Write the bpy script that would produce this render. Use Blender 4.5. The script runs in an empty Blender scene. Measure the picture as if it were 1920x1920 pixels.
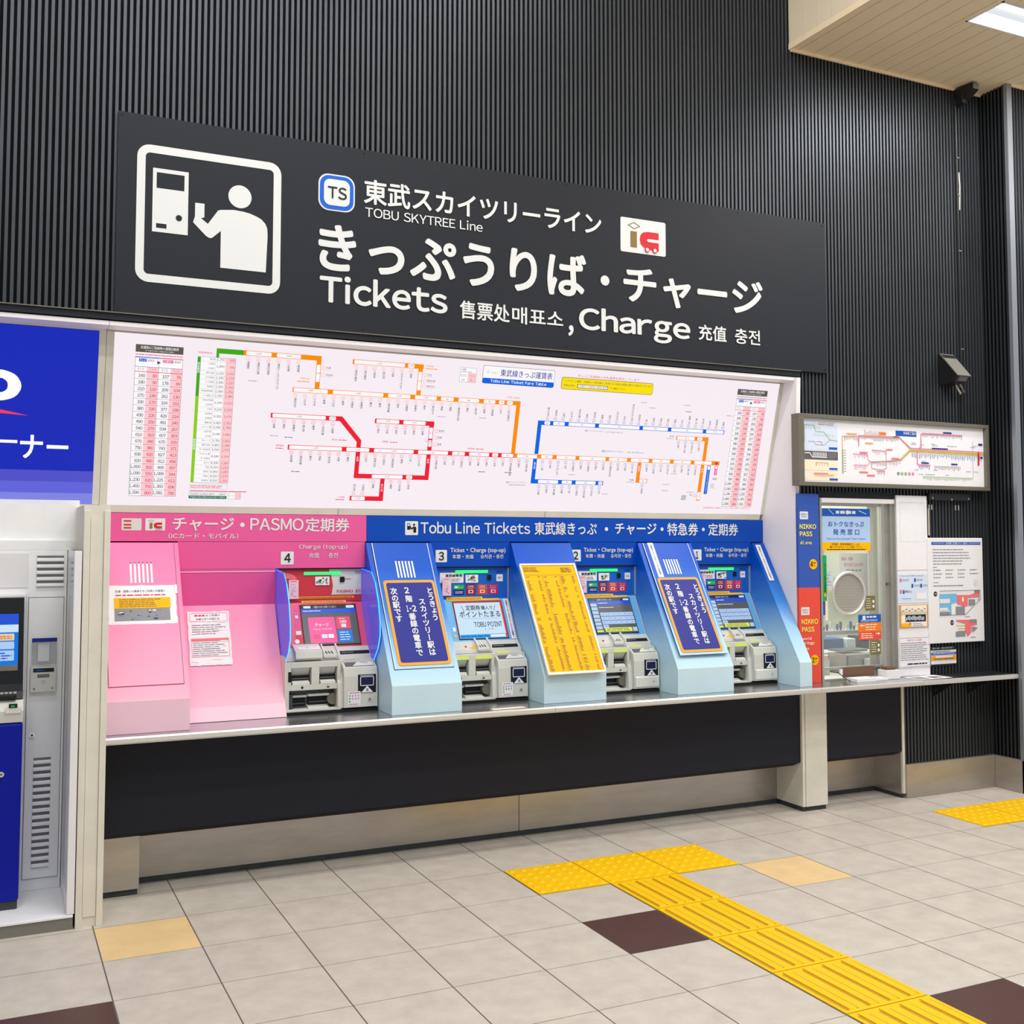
import bpy, math, random
from mathutils import Matrix, Vector
random.seed(7)
SC = bpy.context.scene
COL = SC.collection

# ---------------------------------------------------------------- camera
cam_d = bpy.data.cameras.new('camera')
cam = bpy.data.objects.new('camera', cam_d); COL.objects.link(cam)
yaw, pit, rol = 0.4252, 0.0563, 0.0024
fwd = Vector((math.sin(yaw)*math.cos(pit), math.cos(yaw)*math.cos(pit), math.sin(pit)))
r0 = Vector((math.cos(yaw), -math.sin(yaw), 0)); u0 = r0.cross(fwd)
rt = r0*math.cos(rol)+u0*math.sin(rol); up = -r0*math.sin(rol)+u0*math.cos(rol)
m4 = Matrix.Identity(4)
for i in range(3):
    m4[i][0], m4[i][1], m4[i][2] = rt[i], up[i], -fwd[i]
m4.translation = Vector((-2.4705, -5.0354, 1.711))
cam.matrix_world = m4
cam_d.sensor_width = 36; cam_d.lens = 37.497
cam_d.shift_x = 0.0408; cam_d.shift_y = -0.0321
cam_d.clip_start = .05; cam_d.clip_end = 60
SC.camera = cam

# ---------------------------------------------------------------- world, exposure
w = bpy.data.worlds.new('hall_light'); SC.world = w; w.use_nodes = True
bg = w.node_tree.nodes['Background']
bg.inputs[0].default_value = (.90, .95, 1, 1); bg.inputs[1].default_value = WORLD = .46
SC.view_settings.view_transform = 'Standard'; SC.view_settings.look = 'None'
SC.view_settings.exposure = 0; SC.view_settings.gamma = 1
SC.view_settings.use_curve_mapping = False

# ---------------------------------------------------------------- area lights below the ceiling fittings, one without a fitting
HIGH, LOW = 50, 40
def area(name, x, y, z, sx, sy, power, col=(1, .985, .96)):
    l = bpy.data.lights.new(name, 'AREA'); l.shape = 'RECTANGLE'; l.size = sx; l.size_y = sy
    l.energy = power; l.color = col
    o = bpy.data.objects.new(name, l); COL.objects.link(o); o.location = (x, y, z)
    return o
LOWL = [(3.58, -.56), (3.58, -1.96), (3.58, -3.36), (5.6, -1.96)]  # only the first is seen; the rest are added for lighting
HIGHL = [(-3.2, -1.6), (-1.2, -1.6), (.8, -1.6), (-3.2, -3.8), (-1.2, -3.8), (.8, -3.8), (-1.2, -6), (1.2, -6)]
for x, y in LOWL: area('lamp_light', x, y, 4.905, 1.1, .22, LOW)
for x, y in HIGHL: area('lamp_light', x, y, 6.40, 1.2, .3, HIGH)

# ---------------------------------------------------------------- materials
def lin(c):
    o = []
    for v in c:
        v /= 255
        o.append(v/12.92 if v <= .04045 else ((v+.055)/1.055)**2.4)
    return o
M = {}
def mat(name, rgb, rough=.5, metal=0, em=0, noise=0, scale=8, stretch=None, spec=.32, alpha=None, bump=0):
    m = bpy.data.materials.new(name); m.use_nodes = True
    nt = m.node_tree; b = nt.nodes['Principled BSDF']
    c = lin(rgb)
    b.inputs['Base Color'].default_value = (*[x*(.03 if em else 1) for x in c], 1)
    if em: spec = .15
    b.inputs['Roughness'].default_value = rough; b.inputs['Metallic'].default_value = metal
    b.inputs['Specular IOR Level'].default_value = spec
    if em:
        b.inputs['Emission Color'].default_value = (*c, 1); b.inputs['Emission Strength'].default_value = em
    if noise:
        tc = nt.nodes.new('ShaderNodeTexCoord'); mp = nt.nodes.new('ShaderNodeMapping')
        if stretch: mp.inputs['Scale'].default_value = stretch
        n = nt.nodes.new('ShaderNodeTexNoise'); n.inputs['Scale'].default_value = scale
        n.inputs['Detail'].default_value = 6; n.inputs['Roughness'].default_value = .65
        r = nt.nodes.new('ShaderNodeValToRGB')
        r.color_ramp.elements[0].position = .3; r.color_ramp.elements[1].position = .7
        r.color_ramp.elements[0].color = (*[x*(1-noise) for x in c], 1)
        r.color_ramp.elements[1].color = (*[min(1, x*(1+noise*.6)) for x in c], 1)
        nt.links.new(tc.outputs['Object'], mp.inputs[0]); nt.links.new(mp.outputs[0], n.inputs['Vector'])
        nt.links.new(n.outputs['Fac'], r.inputs[0]); nt.links.new(r.outputs[0], b.inputs['Base Color'])
        if bump:
            bn = nt.nodes.new('ShaderNodeBump'); bn.inputs['Strength'].default_value = bump
            bn.inputs['Distance'].default_value = .002
            nt.links.new(n.outputs['Fac'], bn.inputs['Height']); nt.links.new(bn.outputs[0], b.inputs['Normal'])
    if alpha is not None:
        b.inputs['Alpha'].default_value = alpha
    M[name] = m
    return m
def gradmat(name, stops, rough=.35):
    # printed film whose colour runs from top to bottom of the thing (height measured above the counter)
    m = bpy.data.materials.new(name); m.use_nodes = True
    nt = m.node_tree; b = nt.nodes['Principled BSDF']; b.inputs['Roughness'].default_value = rough; b.inputs['Specular IOR Level'].default_value = .25
    tc = nt.nodes.new('ShaderNodeTexCoord'); sp = nt.nodes.new('ShaderNodeSeparateXYZ')
    r = nt.nodes.new('ShaderNodeValToRGB'); cr = r.color_ramp
    while len(cr.elements) < len(stops): cr.elements.new(.5)
    for e, (p, c) in zip(cr.elements, stops):
        e.position = p; e.color = (*lin(c), 1)
    nt.links.new(tc.outputs['Object'], sp.inputs[0]); nt.links.new(sp.outputs['Z'], r.inputs[0])
    nt.links.new(r.outputs[0], b.inputs['Base Color'])
    M[name] = m
mat('slat', (75, 79, 84), .42, .65, noise=.10, scale=3)
mat('slat_gap', (17, 18, 22), .8, spec=.1)
mat('sign_black', (36, 39, 46), .5, 0, noise=.06, scale=30, spec=.22)
mat('white_print', (226, 228, 228), .5)
mat('blue_print', (0, 96, 214), .5)
mat('black_print', (22, 24, 28), .5)
mat('red_print', (214, 32, 44), .5)
mat('brown_print', (138, 112, 62), .5)
mat('cream', (224, 220, 206), .5, noise=.07, scale=7)
mat('cream_dark', (196, 190, 174), .5, noise=.05, scale=5)
mat('white_panel', (236, 234, 236), .4, noise=.03, scale=4)
mat('white_cool', (246, 247, 248), .35, noise=.04, scale=6)
mat('steel', (186, 180, 172), .34, .75, noise=.14, scale=4, stretch=(.6, 1, 3))
mat('steel_bright', (226, 224, 220), .25, .6)
mat('aluminium', (190, 190, 186), .35, .7)
mat('chrome', (225, 225, 225), .15, 1)
mat('apron', (33, 34, 43), .6, 0, noise=.12, scale=60, spec=.2)
mat('apron_dark', (10, 10, 12), .7)
mat('base_grey', (62, 68, 70), .6, noise=.25, scale=14)
mat('ledge_top', (176, 178, 180), .2, .85, noise=.06, scale=5)
mat('floor_tile', (201, 193, 182), .42, 0, noise=.13, scale=8, bump=.15)
mat('tile_beige', (232, 200, 148), .42, 0, noise=.08, scale=7)
mat('tile_brown', (86, 60, 56), .4, 0, noise=.12, scale=7)
mat('grout', (104, 98, 94), .8)
mat('tactile', (248, 196, 4), .45, 0, noise=.04, scale=9)
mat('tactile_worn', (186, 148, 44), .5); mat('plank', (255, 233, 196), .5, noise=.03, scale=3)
mat('booth_screen', (206, 210, 188), .6, noise=.1, scale=9); mat('plank_gap', (120, 100, 76), .8)
mat('fascia', (238, 222, 196), .5, noise=.03, scale=3)
mat('ceiling_white', (214, 212, 206), .8, noise=.04, scale=2)
mat('lamp_soft', (236, 240, 244), .5, em=.9); mat('grille_back', (120, 122, 124), .6); mat('lamp_on', (255, 255, 250), .5, em=2.4)
mat('pink_dark', (222, 84, 150), .45, noise=.02, scale=3)
mat('pink_head', (232, 92, 156), .45)
mat('blue_head', (2, 72, 180), .5, spec=.2)
gradmat('pink_grad', [(.08, (240, 188, 208)), (.22, (247, 168, 198)), (.55, (250, 140, 182)), (.9, (250, 112, 168))])
gradmat('blue_grad', [(.14, (198, 228, 238)), (.28, (170, 212, 240)), (.52, (62, 134, 216)), (.74, (4, 86, 200)), (.95, (0, 76, 190))])
mat('pale_base', (200, 226, 236), .4, noise=.04, scale=6)
mat('pink_base', (240, 200, 216), .4)
mat('edge_light', (210, 222, 236), .3, .3)
mat('groove', (30, 34, 46), .7)
mat('groove_pink', (150, 60, 96), .7)
mat('navy_print', (26, 34, 140), .45)
mat('orange_frame', (250, 166, 40), .45)
mat('yellow_print', (252, 186, 0), .5, spec=.15)
mat('paper', (238, 236, 240), .55, noise=.03, scale=20)
mat('paper_cool', (226, 232, 244), .55)
mat('tape', (246, 246, 248), .2)
mat('machine_grey', (206, 206, 198), .4, noise=.03, scale=8)
mat('machine_light', (218, 218, 212), .35)
mat('machine_dark', (96, 98, 100), .4)
mat('hole', (12, 12, 14), .6)
mat('reader', (16, 20, 44), .2)
mat('machine_blue', (24, 98, 196), .4)
mat('machine_sky', (110, 180, 228), .4)
mat('machine_red', (206, 56, 70), .4)
mat('machine_pink', (232, 90, 130), .4)
mat('green_light', (60, 255, 130), .4, em=1.25)
mat('yellow_glow', (236, 250, 120), .4, em=.75)
mat('fin', (112, 92, 226), .2, em=.62)
mat('led_blue', (10, 110, 255), .2, em=1.2)
mat('led_cyan', (90, 210, 255), .2, em=1.5)
for n, c in dict(board=(250, 240, 247), white=(255, 252, 254), green=(66, 170, 20), lime=(140, 212, 0), orange=(255, 142, 0), red=(240, 30, 52),
                 blue=(0, 102, 226), ink=(78, 74, 84), pinkcell=(255, 206, 212), crimson=(226, 40, 70), olive=(92, 90, 80), yellow=(255, 228, 0),
                 dkgreen=(0, 120, 92), grey=(176, 168, 178), pink=(240, 90, 150), navy=(40, 60, 160)).items():
    mat('lit_'+n, c, .45, em=.95)
for n, c in dict(sky=(206, 232, 250), black=(40, 42, 50), key=(176, 206, 244), blue=(40, 84, 214), white=(236, 242, 248), yellow=(228, 240, 90),
                 pink=(244, 86, 158), rose=(236, 70, 110), azure=(20, 120, 220), cyan=(30, 170, 226), red=(220, 60, 70), dark=(90, 92, 98), ink=(30, 60, 90)).items():
    mat('scr_'+n, c, .2, em=.95)
mat('osign_blue', (24, 44, 190), .3, em=.9); mat('osign_l1', (84, 84, 208), .3, em=.9)
mat('osign_l2', (100, 104, 224), .3, em=.9); mat('osign_l3', (132, 138, 232), .3, em=.9)
mat('osign_white', (252, 252, 255), .3, em=1.0); mat('osign_red', (238, 60, 90), .3, em=1.0)
mat('atm_blue', (2, 22, 156), .45, spec=.2, noise=.03, scale=5)
mat('atm_black', (26, 28, 32), .25)
mat('frame_grey', (120, 116, 104), .4, .3)
mat('nik_blue', (52, 88, 178), .5); mat('nik_red', (232, 78, 62), .5); mat('nik_yellow', (250, 232, 90), .5)
mat('stick_green', (0, 172, 80), .5); mat('stick_orange', (242, 124, 20), .5); mat('stick_blue', (20, 88, 184), .5)
mat('sky_print', (176, 204, 240), .5); mat('map_sky', (120, 184, 224), .5); mat('map_red', (236, 116, 122), .5)
mat('map_grey', (140, 140, 144), .5); mat('map_cream', (250, 232, 206), .5); mat('map_pale', (212, 224, 244), .5)
mat('map_dkgrey', (96, 96, 100), .5); mat('olive_print', (116, 112, 70), .5); mat('line_pink', (224, 128, 172), .5); mat('line_orange', (238, 172, 120), .5)
mat('line_green', (148, 190, 112), .5); mat('line_brown', (196, 140, 128), .5); mat('grey_print', (138, 140, 148), .5)
mat('kraft', (112, 84, 66), .7); mat('wood', (196, 156, 104), .6); mat('room_wall', (226, 224, 206), .7)
mat('bin_blue', (58, 96, 160), .5); mat('black_metal', (44, 44, 46), .4, .3, noise=.1, scale=10); mat('grey_metal', (128, 126, 118), .45, .2)
mat('shutter', (206, 202, 184), .6)
mat('pillar_face', (150, 156, 164), .38, .5)
g = mat('glass', (235, 245, 242), .02, alpha=.10, spec=.6)
mat('clear_plastic', (225, 230, 235), .05, alpha=.28)
mat('screen_disc', (205, 200, 188), .4, .3, alpha=.8)

# ---------------------------------------------------------------- geometry helpers
ORG = {}
class MB:
    def __init__(s): s.v = []; s.f = []; s.m = []; s.names = []
    def mi(s, m):
        if m not in s.names: s.names.append(m)
        return s.names.index(m)
    def add(s, vs, fs, m):
        b = len(s.v); s.v += [tuple(p) for p in vs]; k = s.mi(m)
        for f in fs: s.f.append([b+i for i in f]); s.m.append(k)
    def box(s, x0, x1, y0, y1, z0, z1, m):
        vs = [(x, y, z) for z in (z0, z1) for y in (y0, y1) for x in (x0, x1)]
        s.add(vs, [(0, 2, 3, 1), (4, 5, 7, 6), (0, 1, 5, 4), (2, 6, 7, 3), (0, 4, 6, 2), (1, 3, 7, 5)], m)
        return s
    def prism(s, pr, x0, x1, m, side=None, mats=None):
        # profile of (y, z) points run along x
        n = len(pr)
        a = sum(pr[i][0]*pr[(i+1) % n][1]-pr[(i+1) % n][0]*pr[i][1] for i in range(n))
        if a < 0: pr = pr[::-1]; mats = mats and [mats[(n-2-i) % n] for i in range(n)]
        vs = [(x0, y, z) for y, z in pr]+[(x1, y, z) for y, z in pr]
        s.add(vs, [list(range(n))[::-1], [n+i for i in range(n)]], side or m)
        for i in range(n):
            j = (i+1) % n
            s.add([vs[i], vs[j], vs[n+j], vs[n+i]], [(0, 1, 2, 3)], mats[i] if mats else m)
        return s
    def cyl(s, p, q, r, m, n=16, r2=None):
        p = Vector(p); q = Vector(q); d = (q-p).normalized()
        a = d.orthogonal().normalized(); b = d.cross(a); r2 = r if r2 is None else r2
        vs = [p+(a*math.cos(t)+b*math.sin(t))*r for t in [2*math.pi*i/n for i in range(n)]]
        vs += [q+(a*math.cos(t)+b*math.sin(t))*r2 for t in [2*math.pi*i/n for i in range(n)]]
        s.add(vs, [[i, (i+1) % n, n+(i+1) % n, n+i] for i in range(n)]+[list(range(n))[::-1], list(range(n, 2*n))], m)
        return s
    def tube(s, pts, r, m, n=8):
        for a, b in zip(pts, pts[1:]): s.cyl(a, b, r, m, n)
        return s
    def build(s, name, parent=None, org=None, bevel=0, smooth=False):
        if parent is not None: o0 = ORG[parent]
        elif org is not None: o0 = Vector(org)
        else:
            xs = [p[0] for p in s.v]; ys = [p[1] for p in s.v]; zs = [p[2] for p in s.v]
            o0 = Vector(((min(xs)+max(xs))/2, (min(ys)+max(ys))/2, min(zs)))
        me = bpy.data.meshes.new(name)
        me.from_pydata([tuple(Vector(p)-o0) for p in s.v], [], s.f)
        for n in s.names: me.materials.append(M[n])
        me.polygons.foreach_set('material_index', s.m)
        if smooth: me.polygons.foreach_set('use_smooth', [True]*len(s.f))
        me.update()
        o = bpy.data.objects.new(name, me); COL.objects.link(o)
        if parent is not None: o.parent = parent
        else: o.location = o0
        ORG[o] = o0
        if bevel:
            b = o.modifiers.new('edge', 'BEVEL'); b.width = bevel; b.segments = 2; b.limit_method = 'ANGLE'; b.angle_limit = .6
        return o

TXT = {}
def raw_text(s, flat=3):
    k = (s, flat)
    if k in TXT: return TXT[k]
    c = bpy.data.curves.new('lettering', 'FONT'); c.body = s; c.size = 1
    c.resolution_u = flat; c.fill_mode = 'FRONT'
    o = bpy.data.objects.new('lettering', c)
    COL.objects.link(o)
    dg = bpy.context.evaluated_depsgraph_get()
    me = bpy.data.meshes.new_from_object(o.evaluated_get(dg))
    vs = [(p.co.x, p.co.y) for p in me.vertices]; fs = [tuple(p.vertices) for p in me.polygons]
    bpy.data.objects.remove(o); bpy.data.curves.remove(c); bpy.data.meshes.remove(me)
    TXT[k] = (vs, fs)
    return TXT[k]
SB = {'i': .09, 'l': .09, 'I': .10, '1': .10, 't': .03, 'f': .03, 'r': .06, 'T': .03, 'Y': .01, 'A': .01, 'V': .01, ',': .08, '.': .08, '-': .05, '(': .07, ')': .05}
SHIFT = ((1, 0), (-1, 0), (0, 1), (0, -1), (.7, .7), (-.7, .7), (.7, -.7), (-.7, -.7))
def text_mesh(s, bold, flat):
    k = (s, bold, flat, 'm')
    if k in TXT: return TXT[k]
    if all(ord(ch) < 127 for ch in s):
        # set letter by letter from the wide letter forms, which have the sign-like grotesque shapes
        vs = []; fs = []; x = 0
        for ch in s:
            if ch == ' ': x += .34; continue
            gv, gf = raw_text(chr(ord(ch)+0xFEE0), flat)
            if not gv: continue
            lo = min(q[0] for q in gv); hi = max(q[0] for q in gv); sb = SB.get(ch, .045)
            if ch.isdigit(): lo2 = (lo+hi)/2-.22; adv = .52; dx = x-lo2+.035
            else: dx = x+sb-lo; adv = hi-lo+2*sb
            if ch == '-': gv = [((a-lo)*.42+lo, c) for a, c in gv]; adv = (hi-lo)*.42+.09
            b = len(vs); vs += [(a+dx, c) for a, c in gv]; fs += [tuple(b+i for i in f) for f in gf]; x += adv
    else: vs, fs = raw_text(s, flat)
    if bold and vs:
        V = []; F = []
        for q, (sx, sy) in enumerate(SHIFT if flat >= 2 else SHIFT[:2]):
            b = len(V); V += [(a+sx*bold, c+sy*bold, q*.00014) for a, c in vs]; F += [tuple(b+i for i in f) for f in fs]
        vs, fs = V, F
    else: vs = [(a, c, 0) for a, c in vs]
    xs = [q[0] for q in vs] or [0]; ys = [q[1] for q in vs] or [0]
    TXT[k] = (vs, fs, min(xs), max(xs), min(ys), max(ys))
    return TXT[k]

class Canvas(MB):
    """flat print on a plane: origin O, u along U, v along V (metres)"""
    def __init__(s, O, U=(1, 0, 0), V=(0, 0, 1), lift=.0006):
        super().__init__(); s.O = Vector(O); s.U = Vector(U).normalized(); s.V = Vector(V).normalized()
        s.N = s.U.cross(s.V); s.L = lift; s.cnt = 0
    def P(s, u, v, l=1): return s.O+s.U*u+s.V*v+s.N*(s.L*l)
    def poly(s, pts, m, l=1):
        a = sum(pts[i][0]*pts[(i+1) % len(pts)][1]-pts[(i+1) % len(pts)][0]*pts[i][1] for i in range(len(pts)))
        if a < 0: pts = pts[::-1]
        s.cnt = (s.cnt+1) % 24; l = l+s.cnt*.00002/s.L
        s.add([s.P(u, v, l) for u, v in pts], [list(range(len(pts)))], m)
    def rect(s, u0, v0, u1, v1, m, l=1): s.poly([(u0, v0), (u1, v0), (u1, v1), (u0, v1)], m, l)
    def rr(s, u0, v0, u1, v1, r, n=6):
        pts = []
        for cx, cy, a in ((u1-r, v0+r, -90), (u1-r, v1-r, 0), (u0+r, v1-r, 90), (u0+r, v0+r, 180)):
            for i in range(n+1):
                t = math.radians(a+90*i/n); pts.append((cx+r*math.cos(t), cy+r*math.sin(t)))
        return pts
    def rrect(s, u0, v0, u1, v1, r, m, l=1): s.poly(s.rr(u0, v0, u1, v1, r), m, l)
    def rframe(s, u0, v0, u1, v1, r, t, m, l=1):
        a = s.rr(u0, v0, u1, v1, r); b = s.rr(u0+t, v0+t, u1-t, v1-t, max(r-t, .0005)); n = len(a)
        for i in range(n):
            j = (i+1) % n
            s.add([s.P(*a[i], l), s.P(*a[j], l), s.P(*b[j], l), s.P(*b[i], l)], [(0, 1, 2, 3)], m)
    def frame(s, u0, v0, u1, v1, t, m, l=1):
        s.rect(u0, v0, u1, v0+t, m, l); s.rect(u0, v1-t, u1, v1, m, l)
        s.rect(u0, v0+t, u0+t, v1-t, m, l); s.rect(u1-t, v0+t, u1, v1-t, m, l)
    def disc(s, u, v, r, m, l=1, n=28, rv=None):
        rv = rv or r; s.poly([(u+r*math.cos(2*math.pi*i/n), v+rv*math.sin(2*math.pi*i/n)) for i in range(n)], m, l)
    def ring(s, u, v, r, t, m, l=1, n=28):
        for i in range(n):
            a, b = 2*math.pi*i/n, 2*math.pi*(i+1)/n
            q = [(u+R*math.cos(x), v+R*math.sin(x)) for R, x in ((r, a), (r, b), (r-t, b), (r-t, a))]
            s.add([s.P(*p, l) for p in q], [(0, 1, 2, 3)], m)
    def line(s, pts, t, m, l=1):
        for (a, b), (c, d) in zip(pts, pts[1:]):
            L = math.hypot(c-a, d-b) or 1; ux, uy = (c-a)/L*t/2, (d-b)/L*t/2
            s.poly([(a-ux-uy, b-uy+ux), (a-ux+uy, b-uy-ux), (c+ux+uy, d+uy-ux), (c+ux-uy, d+uy+ux)], m, l)
    def text(s, t, u0, u1, v0, v1, m, bold=0, l=2, flat=3):
        vs, fs, a, b, c, d = text_mesh(t, bold, flat)
        if not fs: return
        su = (u1-u0)/max(b-a, 1e-6); sv = (v1-v0)/max(d-c, 1e-6)
        s.add([s.P(u0+(x-a)*su, v0+(y-c)*sv, l)+s.N*e for x, y, e in vs], fs, m)
    def vtext(s, t, u, size, v0, v1, m, bold=0, l=2, flat=3):
        """vertical writing: column centred on u, from v1 (top) down to v0"""
        n = len(t); h = (v1-v0)/n
        for i, ch in enumerate(t):
            if ch == ' ': continue
            vs, fs, *_ = text_mesh(ch, bold, flat); cy = v1-h*(i+.5)
            if ord(ch) < 127:
                q0 = [(x-(_[0]+_[1])/2, y-.36, e) for x, y, e in vs]
            else: q0 = [(x-.5, y-.38, e) for x, y, e in vs]
            if ch in 'ー（）': q0 = [(y, -x, e) for x, y, e in q0]
            if ch in 'ょゃっァョ': q0 = [(x+.08, y+.1, e) for x, y, e in q0]
            s.add([s.P(u+x*size, cy+y*min(size*1.05, h*1.06), l)+s.N*e for x, y, e in q0], fs, m)
    def texth(s, t, u, v0, v1, m, bold=0, l=2, al='l', flat=2, ref=None):
        """height given, width follows the letters"""
        vs, fs, a, b, c, d = text_mesh(t, bold, flat)
        if not fs: return
        h = (ref or d-c); k = (v1-v0)/h; wd = (b-a)*k
        if al == 'c': u -= wd/2
        if al == 'r': u -= wd
        s.add([s.P(u+(x-a)*k, v0+(y-c)*k, l)+s.N*e for x, y, e in vs], fs, m)
    def bars(s, u0, u1, v0, v1, n, m, l=2, fill=.5, ragged=.25, words=4):
        """rows of print too small to read"""
        p = (v1-v0)/n
        for i in range(n):
            y = v1-p*(i+.5); e = u1-(u1-u0)*random.random()*ragged; x = u0
            while x < e-.002:
                wv = (u1-u0)/words*(.4+random.random()); x2 = min(e, x+wv)
                s.rect(x, y-p*fill/2, x2, y+p*fill/2, m, l); x = x2+p*.35
def tag(o, label=None, cat=None, group=None, kind=None):
    if label: o['label'] = label
    if cat: o['category'] = cat
    if group: o['group'] = group
    if kind: o['kind'] = kind
    return o
def empty(name, loc, label, cat, group=None):
    o = bpy.data.objects.new(name, None); COL.objects.link(o); o.location = loc; o.empty_display_size = .1
    ORG[o] = Vector(loc); return tag(o, label, cat, group)
def S(o): o['kind'] = 'structure'; return o

# ================================================================ SETTING
# floor of 40 cm tiles over grout
fl = MB()
fl.box(-7.2, 8.4, -8.4, 1.2, -.06, -.0008, 'grout')
special = {(0, -3): 'tile_brown', (3, -2): 'tile_beige', (-5, -1): 'tile_beige', (2, -6): 'tile_brown', (-6, -3): 'tile_brown',
           (6, -5): 'tile_beige', (5, -8): 'tile_brown', (-3, -6): 'tile_beige', (-9, -5): 'tile_beige', (9, -3): 'tile_brown'}
for i in range(-18, 21):
    for j in range(-21, 3):
        g1, g2 = .0028, .0014
        x0, x1, y0, y1 = i*.4+g1, (i+1)*.4-g1, j*.4+g2, (j+1)*.4-g2
        fl.add([(x0, y0, 0), (x1, y0, 0), (x1, y1, 0), (x0, y1, 0)], [(0, 1, 2, 3)], special.get((i, j), 'floor_tile'))
S(fl.build('floor', org=(0, 0, 0)))

def corr(mb, x0, x1, z0, z1, y, pitch=.03, dep=.013):
    n = max(1, round((x1-x0)/pitch)); p = (x1-x0)/n
    for i in range(n):
        a = x0+i*p; b = a+p*.50; c = a+p*.53; d = a+p*.96; e = a+p
        pts = [(a, y), (b, y), (c, y+dep), (d, y+dep), (e, y)]
        for (xa, ya), (xb, yb), m in zip(pts, pts[1:], ('slat', 'slat_gap', 'slat_gap', 'slat')):
            mb.add([(xa, ya, z0), (xb, yb, z0), (xb, yb, z1), (xa, ya, z1)], [(0, 1, 2, 3)], m)
TOP = 6.6
wb = MB()
corr(wb, -7.2, 2.25, 2.79, TOP, .33)
corr(wb, 2.285, 3.99, 2.0, TOP, .33); corr(wb, 2.25, 2.285, 2.79, TOP, .33)
corr(wb, 3.145, 3.99, .22, 2.0, .33)
wb.box(2.43, 3.11, .325, .345, 1.985, 2.03, 'sign_black')
wb.box(-7.2, 3.99, .36, .42, 2.77, TOP, 'slat_gap')
wb.box(2.29, 3.99, .345, .42, 2.0, 2.77, 'slat_gap')
wb.box(3.145, 3.99, .345, .42, 0, 2.0, 'slat_gap')
wb.box(2.285, 2.44, .335, .42, .8, 2.0, 'slat_gap')
S(wb.build('wall_back', org=(0, .4, 0)))
wr = MB()
# short return wall at right, ribbed, then the pillar face coming forward
n = 7
for i in range(n):
    a, b = .33-i*.03, .33-(i+1)*.03
    for ya, yb, m, dx in ((a, a-.016, 'slat', 0), (a-.016, a-.03, 'slat_gap', .01)):
        wr.add([(4.0+dx, ya, .22), (4.0+dx, yb, .22), (4.0+dx, yb, TOP), (4.0+dx, ya, TOP)], [(0, 1, 2, 3)], m)
wr.box(3.99, 4.04, .097, .125, .2, TOP, 'pillar_face')
corr(wr, 4.04, 5.6, .22, TOP, .11)
wr.box(4.02, 5.6, .135, .42, 0, TOP, 'slat_gap')
S(wr.build('wall_right', org=(4.0, .3, 0)))
wl = MB().box(-7.3, -7.2, -8.4, .42, 0, TOP, 'ceiling_white'); S(wl.build('wall_left'))
ch = MB().box(-7.2, 2.25, -8.4, .36, 6.5, 6.6, 'ceiling_white'); S(ch.build('ceiling'))
# lowered ceiling of planks running towards the viewer
cp = MB(); x = 2.256; k = 0
lx0, lx1 = 2.985, 4.175
while x < 7.4:
    x2 = x+.1265 if k else x+.06
    segs = [(-8.4, .33)]
    if x2 > lx0 and x < lx1:
        segs = [(-8.4, -3.50), (-3.22, -2.10), (-1.82, -.70), (-.425, .33)]
        if x < lx0: cp.box(x+.0025, lx0, -8.4, .33, 4.93, 4.95, 'plank'); xs = (lx0, x2)
        elif x2 > lx1: cp.box(lx1, x2-.0025, -8.4, .33, 4.93, 4.95, 'plank'); xs = (x, lx1)
        else: xs = (x, x2)
    else: xs = (x, x2)
    for a, b in segs: cp.box(xs[0]+.0025, xs[1]-.0025, a, b, 4.93, 4.95, 'plank')
    x = x2; k += 1
cp.box(2.256, 7.4, -8.4, .33, 4.99, 5.05, 'plank_gap')
cp.box(2.256, 4.0, .318, .33, 4.915, 4.935, 'plank')
cp.box(4.0, 7.4, .10, .112, 4.915, 4.935, 'plank')
S(cp.build('ceiling_soffit', org=(4, -3, 4.93)))
fa = MB(); y = .33
fa.box(2.246, 2.262, -8.4, .33, 4.925, 4.965, 'plank')
while y > -8.3:
    fa.box(2.250, 2.258, y-.13+.003, y, 4.965, 6.5, 'fascia'); y -= .13
fa.box(2.258, 2.27, -8.4, .33, 4.94, 6.5, 'plank_gap')
S(fa.build('trim_1', org=(2.25, -3, 4.93)))

def ceiling_lamp(x, y, z, lx, ly, label, cat='ceiling light', group=None):
    r = empty('ceiling_lamp', (x, y, z), label, cat, group)
    f = MB()
    for a, b, c, d in ((x-lx, x+lx, y-ly, y-ly+.012), (x-lx, x+lx, y+ly-.012, y+ly), (x-lx, x-lx+.012, y-ly, y+ly), (x+lx-.012, x+lx, y-ly, y+ly)):
        f.box(a, b, c, d, z-.004, z+.05, 'white_cool')
    f.build('housing', r)
    MB().box(x-lx+.012, x+lx-.012, y-ly+.012, y+ly-.012, z+.03, z+.045, 'lamp_on').build('diffuser', r)
    MB().box(x-lx+.012, x+lx-.012, y-.022, y+.022, z+.012, z+.03, 'lamp_soft').build('reflector_bar', r)  # bar given its own glow for the lamp light it reflects
ceiling_lamp(3.58, -.56, 4.93, .595, .136, 'long recessed white ceiling lamp in the cream plank ceiling nearest the wall')
for yy in (-1.96, -3.36): ceiling_lamp(3.58, yy, 4.93, .595, .136, 'unseen recessed white lamp added further out in the cream plank ceiling', group='lamps added out of view in the plank ceiling')
for x, y in HIGHL: ceiling_lamp(x, y, 6.45, .62, .17, 'white lamp on the high ceiling over the hall', group='lamps on the high ceiling')

# stainless skirting on the right
S(MB().box(3.14, 3.985, .31, .345, 0, .222, 'steel').build('baseboard_back', bevel=.003))
S(MB().box(3.965, 3.99, .07, .31, 0, .222, 'steel').box(3.965, 5.6, .07, .096, 0, .222, 'steel').build('baseboard_right', bevel=.003))

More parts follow.
